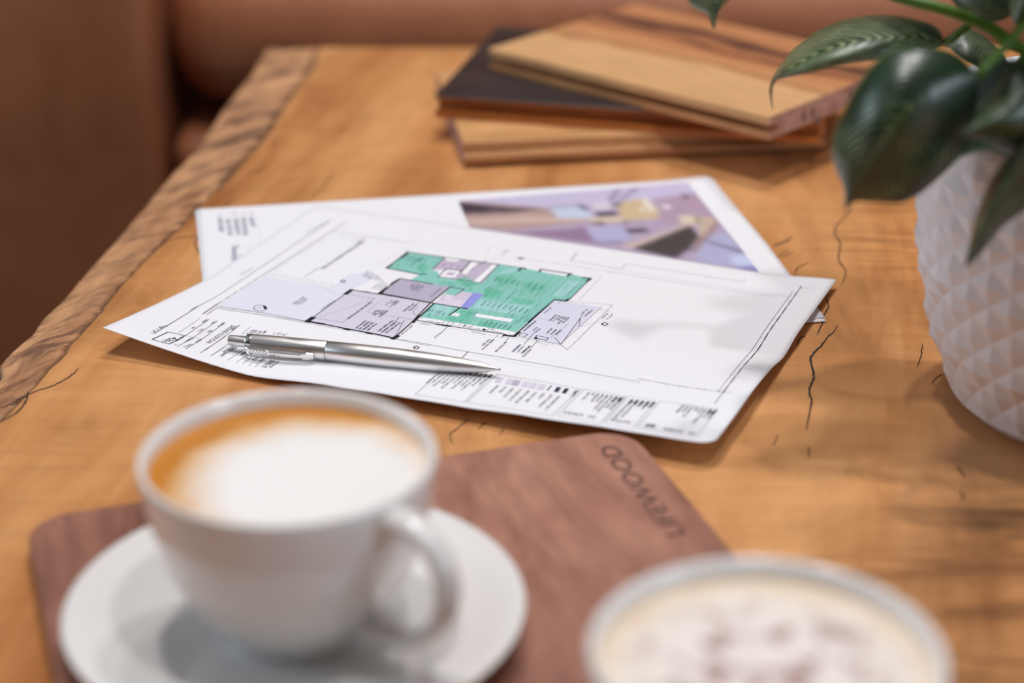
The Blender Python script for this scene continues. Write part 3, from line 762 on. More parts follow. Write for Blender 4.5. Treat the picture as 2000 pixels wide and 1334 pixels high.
# labels inside the plan (too small to read), lines run along the short side
def block(cr, p, dirv, step, n, h, mat='dark', lens=None, **k):
    for i in range(n):
        s_ = 1.0 if not lens else lens[i % len(lens)]
        a = (p[0] + step[0] * i, p[1] + step[1] * i)
        P.greek(cr, a, (a[0] + dirv[0] * s_, a[1] + dirv[1] * s_), h, mat, **k)
block(a3, (1490, 330), (-520, 370), (0, 0), 1, 1.1)
block(a3, (1370, 735), (-235, 175), (75, 22), 4, 1.15, lens=[1, 1, 1, .9]); block(a4, (820, 570), (-370, 275), (85, 28), 3, 1.15, lens=[1, 1, .95])
block(a4, (430, 320), (-140, 110), (85, 5), 4, 1.2, lens=[.9, 1.3, 1, 1.6]); block(a4, (800, 75), (-180, 140), (90, 10), 3, 1.0, 'grey', lens=[1, .6, .9])
block(a4, (1330, 160), (-270, 210), (70, 25), 2, 1.0, lens=[1, .7]); block(a4, (1300, 690), (-270, 230), (0, 0), 1, 1.0, 'grey'); block(a4, (1980, 870), (-160, 150), (0, 0), 1, 1.0, 'grey')
block(a3, (700, 300), (-310, 200), (0, 0), 1, .9, 'grey'); block(cD, (820, 570), (-110, 75), (14, 12), 3, .9, 'grey', lens=[1, .8, .6])
block(cE, (290, 325), (-50, 40), (28, 4), 4, .9, 'dark', lens=[.6, 1, 1.3, 1.2]); block(cE, (520, 360), (-95, 80), (0, 0), 1, .9, 'grey'); block(cE, (150, 470), (-70, 56), (0, 0), 1, .8, 'grey')
block(cD, (1400, 335), (80, 35), (-10, 14), 4, .8, 'grey', lens=[1.6, 2, 1.8, 1]); block(cD, (1560, 425), (-110, 70), (20, 18), 3, .9, 'grey', lens=[1, .9, .7]); block(cD, (1660, 480 - 60), (-40, 30), (0, 0), 1, .8, 'grey')
block(a5, (770, 410), (-120, 105), (55, 12), 5, 1.0, lens=[1, 1, .8, 1.2, 1]); block(a5, (1320, 310), (-110, 90), (90, 15), 2, .9, lens=[1, 1.3]); block(a5, (1690, 380), (-120, 100), (80, 20), 2, .9, 'grey')
block(a5, (690, 655), (-100, 90), (80, 15), 3, 1.0); block(a5, (400, 520), (-230, 190), (0, 0), 1, .9, 'grey'); block(a5, (430, 630), (-90, 75), (55, 20), 2, .9, 'grey'); block(a5, (680, 280), (-140, 110), (0, 0), 1, .9, 'grey')
block(a5, (130, 940), (-140, 130), (60, 25), 2, 1.0, 'grey'); block(a5, (300, 960), (-150, 130), (0, 0), 1, 1.0, 'dark'); block(a5, (320, 1020), (-170, 150), (0, 0), 1, 1.0)
block(a6, (1120, 605), (-130, 110), (60, 10), 2, 1.0, lens=[1, 1.6]); block(a6, (1390, 650), (-185, 165), (0, 0), 1, 1.0, 'dark'); block(a6, (1620, 690), (-140, 120), (0, 0), 1, 1.0, 'grey'); block(a6, (1780, 715), (-140, 125), (0, 0), 1, 1.0)
block(a6, (1870, 310), (-200, 170), (0, 0), 1, .9, 'grey')
block(c7, (1540, 395), (-370, 245), (0, 0), 1, 2.0, 'light', wide=.6)
block(cE, (1100, 35), (-70, 55), (0, 0), 1, .9, 'light'); block(cE, (1080, 30), (-60, 30), (0, 0), 1, .9, 'light'); block(cE, (905, 30 + 90), (-60, 50), (0, 0), 1, .8, 'grey')
for k in range(9):
    block(cE, (1000 + k * 48, 270 + k * 9), (-36, 32), (0, 0), 1, .8, 'greentext'); block(cE, (900 + k * 46, 470 + k * 8), (-40, 38), (0, 0), 1, .8, 'greentext')
for k in range(5): block(cE, (250 + k * 30, 85 + k * 6), (-40, 34), (0, 0), 1, .8, 'greentext'); block(cE, (560 + k * 60, 150 + k * 10), (-26, 22), (0, 0), 1, .7, 'purple')
for k in range(5): block(cE, (420 + k * 34, 540 + k * 6), (-24, 24), (0, 0), 1, .7, 'greentext')
for k in range(6): block(cE, (920 + k * 40, 640 + k * 8), (-36, 34), (0, 0), 1, .8, 'greentext')
# section markers
def marker(cr, x, y, r, north=False):
    pts = [(x + r * math.cos(t), y + r * .45 * math.sin(t)) for t in [k * math.pi / 10 for k in range(20)]]
    P.line(cr, pts, .22, 'black' if north else 'dark', 4, close=True)
    if not north:
        P.line(cr, [(x - r * 1.5, y), (x, y - r * .8), (x + r * 1.5, y), (x, y + r * .8)], .14, 'dark', 4, close=True)
        P.fill(cr, [(x - r * 1.5, y), (x - r * .6, y - r * .5), (x - r * .7, y + r * .3)], 'dark', 5)
marker(c2, 1695, 130, 76, True); P.fill(c2, [(1725, 108), (1750, 104), (1772, 136), (1745, 146)], 'black', 5); P.line(c2, [(1640, 135), (1700, 122), (1700, 140)], .12, 'grey')
marker(cB, 752, 626, 13); marker(cB, 1803, 495, 14); marker(cB, 343, 256, 11); marker(cE, 1205, 108, 17)
P.build('plan_notes', 'fine grey annotation and dimension marks')
# --- sheet borders and boundary lines
P = Print(S1)
B = lambda cr, pts, w=.2, m='dark', **k: P.line(cr, pts, w, m, 4, **k)
B(a1, [(235, 575), (1170, 0)], .22); B(cA, [(490, 588), (1270, 90)], .2, 'grey'); B(cA, [(560, 610), (645, 552)], .42, 'black'); B(cA, [(645, 552), (900, 390)], .26, 'black', dash=(.0035, .0012, .0008, .0012)); B(cA, [(905, 388), (1360, 98)], .3, 'grey')
B(cA, [(580, 615), (642, 573)], .2); B(cA, [(642, 573), (1140, 655)], .14, 'grey'); B(cD, [(20, 655), (430, 720), (850, 800)], .2); B(cD, [(20, 675), (430, 740), (840, 815), (1100, 862), (2000, 1030)], .13, 'grey')
B(cB, [(630, 575), (1040, 650), (1400, 710), (2000, 818)], .2, 'grey'); B(cB, [(1040, 650), (1000, 690)], .24, 'black'); B(cB, [(1060, 668), (2000, 830)], .1, 'faint')
B(cC, [(600, 995), (1045, 1062)], .2, 'dark', dash=(.006, .001, .001, .001)); B(cC, [(975, 1058), (1330, 580)], .18, 'grey'); B(cC, [(960, 1112), (1000, 1060)], .22, 'dark'); B(cC, [(1000, 1060), (1370, 557)], .42, 'black', dash=(.008, .0012, .0012, .0012))
for k in range(5): B(cC, [(1035 + k * 66, 975 - k * 88), (1055 + k * 66, 978 - k * 88)], .12, 'grey')
B(cC, [(1365, 563), (1422, 567)], .14, 'grey'); B(cC, [(1095, 945), (1135, 948)], .12, 'grey')
B(cC, [(60, 425), (600, 510), (1330, 608)], .18, 'light', dash=(.012, .001, .001, .001)); B(cC, [(450, 470), (1300, 598)], .1, 'light')
B(cC, [(305, 395), (277, 435), (520, 475), (537, 450), (1095, 536), (1104, 522)], .14, 'grey')
B(cD, [(520, 355), (1090, 462), (1072, 490)], .14, 'light'); B(cD, [(470, 368), (1050, 480)], .12, 'light'); B(cD, [(520, 352), (1000, 45)], .12, 'faint'); B(cD, [(830, 388), (965, 300)], .18, 'grey'); B(cD, [(1010, 40), (1270, 10), (1840, 70)], .12, 'faint')
B(c7, [(1300, 295), (2000, 405)], .16, 'light'); B(c7, [(1350, 340), (1380, 300)], .1, 'faint'); B(cD, [(1840, 70), (1880, 30)], .12, 'light'); B(cE, [(905, 65), (960, 5)], .14, 'light'); B(cE, [(1630, 130), (1690, 60)], .14, 'light')
B(cC, [(0, 418), (60, 425)], .16, 'light')
P.greek(c7, (1250, 190), (1030, 310), 1.2, 'light'); P.greek(c7, (535, 635), (420, 700), 1.0, 'light'); P.greek(c7, (1560, 370), (1480, 400), 2.5, 'light')
pts = [(1530 + 60 * math.cos(k * .42), 385 + 26 * math.sin(k * .42)) for k in range(15)]; B(c7, pts, .14, 'light')
P.build('border_lines', 'thin border and boundary lines')
# --- title block
P = Print(S1)
B = lambda cr, pts, w=.16, m='dark', **k: P.line(cr, pts, w, m, 4, **k)
B(a1, [(190, 703), (550, 540)], .4, 'black'); B(a1, [(550, 540), (905, 622)], .3, 'black'); B(a1, [(905, 622), (780, 705), (550, 805)], .42, 'black'); B(a1, [(190, 703), (550, 805)], .28, 'dark')
P.text(a1, (670, 650), (410, 728), 'A201', 2.6, 'dark')
P.text(a1, (455, 395), (135, 545), 'Page 1 of 1', 1.9, 'grey')
P.text(a2, (580, 395), (20, 765), 'GROUND FLOOR PLAN', 2.3, 'grey')
B(a1, [(760, 562), (1240, 238)], .12, 'grey'); B(a1, [(915, 622), (1430, 262)], .15, 'dark'); B(a1, [(915, 622), (1265, 695)], .13, 'grey'); B(a1, [(740, 860), (1090, 660), (1600, 305)], .15); B(a1, [(920, 912), (1270, 700), (1779, 330)], .17)
B(a1, [(1235, 998), (1779, 640)], .15); B(a2, [(0, 945), (490, 595), (770, 385)], .15); B(a1, [(1470, 1060), (1779, 870)], .13, 'grey'); B(a2, [(130, 1060), (510, 800)], .13, 'grey'); B(a2, [(800, 590), (1000, 430)], .13, 'grey'); B(a2, [(1280, 572), (1350, 510)], .13, 'grey')
for q in ([(500, 1155), (860, 905)], [(680, 1205), (960, 1005)], [(820, 1235), (1050, 1060)], [(950, 1275), (1190, 1085)], [(1090, 1300), (1320, 1120)]): B(a2, q, .15, 'grey')
for q, h, m in (([(1360, 270), (1270, 330)], 1.1, 'dark'), ([(1555, 300), (1450, 365)], 1.1, 'dark'), ([(1725, 340), (1610, 412)], 1.2, 'black'), ([(1090, 430), (1015, 470)], 1.1, 'grey'), ([(1270, 470), (1170, 530)], 1.1, 'dark'),
                ([(1455, 500), (1365, 550)], 1.1, 'dark'), ([(850, 630), (660, 728)], 1.0, 'dark'), ([(1040, 670), (895, 745)], 1.2, 'black'), ([(1225, 700), (1115, 758)], 1.1, 'dark'), ([(1020, 800), (835, 868)], 1.1, 'dark'), ([(710, 805), (665, 820)], .9, 'dark')):
    P.greek(a1, q[0], q[1], h, m)
for q, h, m in (([(705, 400), (560, 495)], 1.1, 'black'), ([(1050, 490), (890, 585)], 1.3, 'grey'), ([(1110, 500), (980, 590)], 1.2, 'grey'), ([(1200, 520), (1090, 590)], 1.2, 'grey'), ([(1300, 520), (1200, 585)], 1.2, 'dark'),
                ([(590, 845), (360, 985)], 1.2, 'dark'), ([(660, 860), (310, 1062)], 1.3, 'dark'), ([(900, 960), (740, 1050)], 1.3, 'dark'), ([(1110, 1080), (1010, 1150)], 1.2, 'dark'), ([(1260, 1110), (1080, 1225)], 1.2, 'grey'),
                ([(1430, 1150), (1210, 1300)], 1.2, 'black'), ([(1490, 1165), (1280, 1310)], 1.2, 'black'), ([(1570, 1180), (1360, 1330)], 1.2, 'black'), ([(1600, 560), (1540, 605)], 1, 'grey'), ([(1720, 590), (1680, 615)], 1, 'grey')):
    P.greek(a2, q[0], q[1], h, m)
for x in (1480, 1630, 1760): B(a2, [(x, 600), (x + 45, 550 + (x - 1480) * .1)], .14, 'dark')
P.build('title_block', 'ruled title block with small lettering')
# --- notes and legend along the near edge
P = Print(S1)
B = lambda pts, w=.14, m='grey', **k: P.line(cL, pts, w, m, 4, **k)
B([(250, 85), (95, 222), (395, 270), (570, 100)]); B([(600, 95), (412, 270), (930, 352), (1105, 188), (600, 97)]); B([(1125, 190), (965, 352), (1225, 398), (1378, 232), (1125, 190)], .13)
B([(1385, 235), (1245, 390)], .13, 'light'); B([(1398, 232), (1255, 395), (1425, 428), (1562, 260), (1398, 232)], .13); B([(1590, 262), (1450, 425), (1810, 482), (1945, 308), (1590, 262)], .13)
for k, x in enumerate((608, 672, 712, 768, 815, 866)):
    y = 132 + (x - 608) * .165; P.fill(cL, [(x - 8, y - 18), (x + 32, y - 12), (x + 8, y + 20), (x - 30, y + 14)], 'room' if k == 2 else 'garage', 1)
P.fill(cL, [(926, 167), (933, 168), (905, 197), (898, 195)], 'black', 3); P.fill(cL, [(962, 175), (990, 180), (966, 208), (942, 204)], 'dark', 3); P.fill(cL, [(1012, 183), (1036, 187), (1014, 216), (990, 212)], 'black', 3)
for k in range(9):
    x = 590 + k * 47; y = 165 + k * 8.2; l_ = (55, 40, 62, 75, 80, 66, 34, 80, 90)[k]; P.greek(cL, (x + 5, y), (x + 5 - l_, y + l_ * .95), 1.0, 'dark')
P.greek(cL, (1075, 195), (1040, 232), 1.6, 'dark')
for k in range(11):
    x = 555 - k * 29; y = 105 - k * 3.4
    P.greek(cL, (x, y - 6), (x - 22, y + 14), 1.3, 'black', weight=.26)
    l_ = (60, 80, 120, 95, 130, 70, 128, 90, 120, 95, 100)[k]; P.greek(cL, (x - 30, y + 20), (x - 30 - l_ * .8, y + 20 + l_ * .62), .95, 'dark')
for bx, by, n, lens_ in ((1350, 238, 8, (95, 90, 120, 110, 60, 64, 20, 60)), (1548, 268, 5, (40, 60, 48, 130, 150)), (1925, 316, 8, (70, 66, 110, 40, 30, 80, 50, 60))):
    for k in range(n):
        x = bx - k * (28 if n == 8 else 33); y = by - k * 4.4; l_ = lens_[k]
        P.greek(cL, (x, y), (x - l_ * .78, y + l_ * .8), 1.05, 'dark')
        if n == 5 or k < 2: P.greek(cL, (x - 2, y + 2), (x - 30, y + 30), 1.3, 'dark', weight=.24)
for x0, y0, n in ((1010, 325, 8), (1300, 370, 5), (1620, 425, 8)):
    for k in range(n):
        if k != 5: P.greek(cL, (x0 + k * 25, y0 + k * 4), (x0 + k * 25 - 14, y0 + k * 4 + 14), 1.0, 'dark', weight=.22)
P.greek(cL, (1520, 400), (1490, 420), 1.5, 'dark', weight=.24); P.greek(cL, (1550, 405), (1520, 425), 1.5, 'dark', weight=.24)
P.build('notes_and_legend', 'rows of tiny notes with a legend of grey swatches')

# --- brochure page: address lines, script mark, printed photograph
P = Print(S2)
a7 = (400, 400, 9.53)
for p0, p1 in (((240, 270), (275, 525)), ((385, 270), (440, 590)), ((540, 265), (580, 585)), ((675, 245), (725, 590)), ((815, 240), (865, 405))):
    P.greek(a7, p0, p1, 2.4, 'light', weight=.2)
for x, y in ((240, 205), (520, 180), (675, 170), (825, 170)): P.greek(a7, (x, y - 18), (x + 6, y + 22), 2.0, 'faint', weight=.2)
P.line(a7, [(970, 200), (1050, 720)], .2, 'faint')
P.build('address_lines', 'pale lilac address lines')
P = Print(S2)
# a loopy script mark
pts = []
for k in range(60):
    t = k / 59; pts.append((545 + 40 * math.sin(t * 44) + 12 * t + (60 * math.exp(-((t - .05) / .04) ** 2)), 770 + 250 * t + 16 * math.cos(t * 44)))
P.line(a7, pts, .28, 'purple'); P.line(a7, [(510, 775), (650, 775)], .35, 'purple'); P.line(a7, [(455, 935), (520, 940)], .25, 'light'); P.line(a7, [(610, 910), (680, 940), (640, 990)], .25, 'light'); P.line(a7, [(475, 1015), (555, 1045), (610, 1010)], .4, 'purple')
P.build('script_mark', 'lilac script mark')
PA, PB, PC = [Vector(S2.px(860 + x / 3.03, 340 + y / 3.03)) for x, y in ((105, 160), (1465, 50), (1885, 580))]
PD = PA + PC - PB
PICT = [  # (polygon in photo-crop coordinates, colour)
    ([(0, 0), (2000, 0), (2000, 700), (0, 700)], (186, 168, 194)),
    ([(100, 160), (1470, 45), (1520, 110), (1060, 170), (880, 190), (640, 200), (300, 165)], (206, 197, 226)),
    ([(100, 160), (640, 203), (880, 280), (400, 335), (165, 310)], (186, 158, 152)),
    ([(105, 165), (420, 196), (640, 205), (400, 228), (140, 240)], (92, 78, 90)), ([(110, 170), (300, 195), (250, 215), (135, 215)], (62, 50, 60)),
    ([(160, 270), (500, 245), (860, 262), (860, 280), (500, 290), (180, 300)], (210, 184, 172)),
    ([(650, 205), (850, 185), (905, 240), (890, 262), (700, 262)], (204, 214, 236)), ([(640, 195), (850, 180), (850, 188), (640, 206)], (150, 148, 184)),
    ([(700, 330), (860, 312), (925, 408), (400, 345), (600, 335)], (156, 128, 158)),
    ([(1045, 85), (1075, 82), (1015, 160), (990, 160)], (120, 112, 152)), ([(1145, 80), (1180, 76), (1070, 165), (1050, 160)], (130, 120, 160)),
    ([(900, 170), (1010, 160), (1010, 215), (900, 215)], (222, 212, 226)), ([(800, 180), (845, 178), (880, 215), (850, 215)], (110, 108, 145)),
    ([(1060, 165), (1190, 145), (1290, 200), (1290, 265), (1080, 275), (1050, 200)], (216, 190, 152)), ([(1190, 148), (1230, 145), (1270, 215), (1240, 225)], (246, 236, 224)),
    ([(880, 258), (1080, 240), (1100, 285), (880, 290)], (220, 200, 180)),
    ([(1015, 172), (1065, 170), (1068, 187), (1018, 188)], (48, 42, 58)), ([(920, 225), (1045, 218), (1052, 245), (925, 252)], (74, 72, 100)), ([(895, 284), (975, 284), (975, 299), (930, 300)], (62, 54, 66)), ([(1075, 276), (1110, 276), (1108, 290), (1080, 290)], (60, 52, 62)),
    ([(1290, 150), (1515, 110), (1640, 290), (1420, 300), (1310, 290)], (184, 158, 178)), ([(1430, 120), (1465, 118), (1470, 145), (1440, 148)], (96, 84, 112)), ([(1320, 182), (1355, 180), (1358, 205), (1325, 207)], (250, 244, 246)), ([(1185, 205), (1208, 203), (1208, 222), (1188, 222)], (250, 244, 240)),
    ([(855, 318), (1060, 306), (1145, 368), (1080, 402), (925, 406)], (188, 184, 220)), ([(925, 400), (1080, 398), (1085, 408), (925, 410)], (120, 112, 150)), ([(1095, 325), (1222, 318), (1228, 345), (1105, 350)], (82, 76, 92)),
    ([(1060, 430), (1460, 295), (1500, 300), (1480, 330), (1160, 440)], (216, 194, 188)), ([(1405, 245), (1500, 240), (1525, 292), (1430, 298)], (228, 208, 188)), ([(1505, 252), (1625, 258), (1642, 286), (1520, 292)], (204, 184, 162)), ([(1505, 245), (1515, 245), (1530, 290), (1518, 292)], (70, 56, 52)),
    ([(1135, 440), (1480, 300), (1535, 375), (1470, 450), (1395, 500)], (84, 76, 78)),
    ([(1520, 292), (1640, 288), (1500, 440), (1535, 375)], (204, 182, 166)), ([(1635, 285), (1652, 292), (1500, 460), (1488, 450)], (138, 98, 82)),
    ([(1560, 395), (1690, 330), (1800, 470), (1885, 580), (1500, 515)], (184, 182, 216)), ([(1555, 395), (1575, 393), (1795, 455), (1790, 466)], (62, 60, 82)), ([(1715, 488), (1815, 478), (1860, 540), (1740, 550)], (204, 214, 242)),
    ([(1740, 545), (1860, 540), (1890, 585), (1780, 570)], (150, 146, 196))]
def inside(x, y, poly):
    c = False; j = len(poly) - 1
    for i in range(len(poly)):
        xi_, yi_ = poly[i]; xj, yj = poly[j]
        if (yi_ > y) != (yj > y) and x < (xj - xi_) * (y - yi_) / (yj - yi_) + xi_: c = not c
        j = i
    return c
bbs = [(min(p[0] for p in q), max(p[0] for p in q), min(p[1] for p in q), max(p[1] for p in q)) for q, _ in PICT]
nu, nv = 190, 110
cols, vv, ff = [], [], []
for j in range(nv + 1):
    for i in range(nu + 1):
        q = PA + (PB - PA) * (i / nu) + (PD - PA) * (j / nv)
        p = S2.w(q.x, q.y, .00007); vv.append(p)
        x, y = to_px(p); x = (x - 860) * 3.03; y = (y - 340) * 3.03
        c = PICT[0][1]
        for (poly, cc), bb in zip(PICT, bbs):
            if bb[0] <= x <= bb[1] and bb[2] <= y <= bb[3] and inside(x, y, poly): c = cc
        k = 1 + .07 * noise.noise((x * .02, y * .05, 0))
        if c == (84, 76, 78) and (int(x * .09 - y * .05) % 2 == 0): c = (66, 60, 60)
        cols.append([srgb(*c)[n_] * k for n_ in range(3)])
for _ in range(9):  # soften the print slightly
    nc = [list(c) for c in cols]
    for j in range(1, nv):
        for i in range(1, nu):
            a = j * (nu + 1) + i
            for n_ in range(3): nc[a][n_] = (cols[a][n_] * 2 + cols[a - 1][n_] + cols[a + 1][n_] + cols[a - nu - 1][n_] + cols[a + nu + 1][n_]) / 6
    cols = nc
for j in range(nv):
    for i in range(nu):
        a = j * (nu + 1) + i; ff.append((a, a + nu + 1, a + nu + 2, a + 1))
s = N('photo_print', 0.4); at_ = s.n('ShaderNodeAttribute'); at_.attribute_name = 'print'; s.color(at_.outputs['Color'])
po = mesh('printed_photo', vv, ff, s.m, S2.t); po['label'] = 'blurred purple-toned photo of a room with a dark woven chair'
ca = po.data.color_attributes.new('print', 'FLOAT_COLOR', 'POINT')
for k, c in enumerate(cols): ca.data[k].color = (*c, 1)
fix_normals(po)

# ------------------------------------------------------------------ pen
uE, uT = Vector(S1.px(447, 663)), Vector(S1.px(978, 724))
for _ in range(6):     # the axis floats one radius above the paper: solve for where it sits
    pass
def axis_pt(px_, py_, h):
    z = .008
    for _ in range(12):
        p = at_z(px_, py_, z); u, v_ = S1.loc(p); z = z1(u, v_) + h
    return at_z(px_, py_, z)
pe, pt = axis_pt(447, 664, .0048), axis_pt(978, 722, .0040)
ax = (pt - pe); PL = ax.length; ax.normalize()
side = ax.cross(Vector((0, 0, 1))).normalized()       # towards the camera
upv = side.cross(ax)
pen = bpy.data.objects.new('ballpoint_pen', None); COL.objects.link(pen); pen.empty_display_size = .02
Rm = Matrix((ax, -side, upv)).transposed().to_4x4(); Rm.translation = pe
pen.matrix_world = Rm; BASE[pen.name] = Vector()
tag(pen, 'brushed steel ballpoint pen with a clip, lying on the floor plan', 'pen')
K = PL / .1315
def turn(name, prof, mat, deg=30, parent=None):
    n = 48; v, f = [], []
    for x, r in prof:
        for k in range(n):
            a = 2 * math.pi * k / n; v.append((x * K * .001, r * .001 * math.cos(a), r * .001 * math.sin(a)))
    for i in range(len(prof) - 1):
        for k in range(n): f.append((i * n + k, i * n + (k + 1) % n, (i + 1) * n + (k + 1) % n, (i + 1) * n + k))
    f.append(tuple(range(n))[::-1]); f.append(tuple((len(prof) - 1) * n + k for k in range(n)))
    o = mesh(name, v, f, mat, parent or pen); fix_normals(o); autosmooth(o, deg); return o
turn('push_button', [(0, 1.9), (.12, 2.25), (.5, 2.5), (9.5, 2.75), (10, 2.75)], M['steel'])
turn('collar', [(9.2, 3.4), (9.35, 3.75), (9.8, 3.95), (11.8, 4.0), (12.2, 3.9)], M['chrome'])
turn('upper_barrel', [(12.1, 3.8), (12.2, 4.05), (20, 4.3), (35, 4.55), (48.7, 4.65), (48.9, 4.55)], M['steel'])
turn('joint_ring', [(48.7, 4.42), (49.4, 4.42)], M['seam'])
turn('lower_barrel', [(49.2, 4.55), (49.4, 4.66), (65, 4.75), (80, 4.7), (92, 4.5), (102, 4.12), (112, 3.45), (119, 2.75), (125.6, 1.98), (125.8, 1.9)], M['steel'])
turn('tip', [(125.7, 1.35), (125.9, 1.45), (129.5, .8), (130.6, .62), (130.7, .45)], M['chrome'])
turn('ball_point', [(130.6, .40), (131.3, .38), (131.5, .2)], M['seam'])
# clip: a spring plate standing off the near side of the barrel, arrow shaped at its free end
v, f = [], []
ca_ = math.radians(-12)
rad = Vector((0, -math.cos(ca_), math.sin(ca_))); tan = Vector((0, math.sin(ca_), math.cos(ca_)))
cl = [(9.6, 3.7, 2.0), (10.2, 4.6, 2.1), (11.2, 6.1, 2.2), (12.6, 7.0, 2.2), (17, 7.15, 2.1), (22, 7.1, 1.9), (22.6, 7.1, 1.45), (30, 6.9, 1.3), (36, 6.5, 1.15), (38.5, 6.35, 1.1), (39.2, 6.35, 1.9), (41, 6.1, 2.0), (44.2, 5.5, 1.5)]
for x, r, hw in cl:
    for dr, dt in ((-.4, -hw), (.4, -hw * .85), (.55, 0), (.4, hw * .85), (-.4, hw)):
        v.append(Vector((x * K, 0, 0)) * .001 + (rad * (r + dr) + tan * dt) * .001)
for i in range(len(cl) - 1):
    for k in range(5): f.append((i * 5 + k, i * 5 + (k + 1) % 5, (i + 1) * 5 + (k + 1) % 5, (i + 1) * 5 + k))
f.append((0, 1, 2, 3, 4)); f.append(tuple((len(cl) - 1) * 5 + k for k in range(5)))
clip = mesh('clip', v, f, M['chrome'], pen); fix_normals(clip); bevel(clip, .00015, 2, 25)
for k in range(6):       # engraved feather lines on the clip
    x = 13.2 + k * 1.6
    for sg in (-1, 1):
        p0 = Vector((x * K * .001, 0, 0)) + (rad * 7.66 + tan * .1 * sg) * .001; p1 = Vector(((x + 1.2) * K * .001, 0, 0)) + (rad * 7.58 + tan * 1.5 * sg) * .001
        vv, ff = tube_vf([p0, p1], .00011, 4, up=rad); mesh('engraved_line', vv, ff, M['seam'], clip)

# ------------------------------------------------------------------ walnut board
BT = .009
TLb, TRb = at_z(47, 1012, BT), at_z(1228, 834, BT)
dx = (TRb - TLb).to_2d(); BL_ = dx.length; angb = math.atan2(dx.y, dx.x)
board = bpy.data.objects.new('walnut_board', None); COL.objects.link(board); board.location = (TLb.x, TLb.y, 0.0001); board.rotation_euler = (0, 0, angb); BASE[board.name] = Vector()
tag(board, 'reddish walnut serving board with rounded corners and branded lettering', 'serving board')
bw, bh, rc = BL_, .345, .018
out = []
for cx, cy, a0_ in ((bw - rc, -rc, 90), (rc, -rc, 180), (rc, -bh + rc, 270), (bw - rc, -bh + rc, 0)):
    seq = [a0_ - k * 9 for k in range(11)] if False else [a0_ + k * 9 for k in range(11)]
    for a in (seq if cx == rc else seq):
        out.append((cx + rc * math.cos(math.radians(a)), cy + rc * math.sin(math.radians(a))))
out = [(x, y) for x, y in out]
import functools
cxm, cym = bw / 2, -bh / 2
out.sort(key=lambda p: math.atan2(p[1] - cym, p[0] - cxm))
# corner arcs: rebuild exactly, counter-clockwise
out = []
for cx, cy, s0 in ((bw - rc, -rc, 0), (rc, -rc, 90), (rc, -bh + rc, 180), (bw - rc, -bh + rc, 270)):
    for k in range(11):
        a = math.radians(s0 + k * 9); out.append((cx + rc * math.cos(a), cy + rc * math.sin(a)))
n = len(out)
v = [(x, y, 0) for x, y in out] + [(x, y, BT) for x, y in out]
f = [tuple(range(n))[::-1], tuple(n + k for k in range(n))] + [(k, (k + 1) % n, n + (k + 1) % n, n + k) for k in range(n)]
bo = mesh('board', v, f, M['walnut'], board); bevel(bo, .0018, 3, 50)
inv = (Matrix.Translation(board.location) @ Matrix.Rotation(angb, 4, 'Z')).inverted()
q0, q1 = inv @ at_z(1322, 1046, BT), inv @ at_z(1185, 872, BT)
d = (q1 - q0).to_2d(); Lx = d.length; d.normalize(); up = Vector((-d.y, d.x))
tv, tf = font_mesh('LIFEWOOD')
x0 = min(p[0] for p in tv); x1 = max(p[0] for p in tv); y1_ = max(p[1] for p in tv)
v = []
for p in tv:
    q = q0.to_2d() + d * ((p[0] - x0) / (x1 - x0) * Lx) + up * ((p[1] / y1_ - .5) * .0078)
    v.append((q.x, q.y, BT + .00015))
mesh('lettering', v, tf, M['engrave'], board)['label'] = 'dark branded lettering'

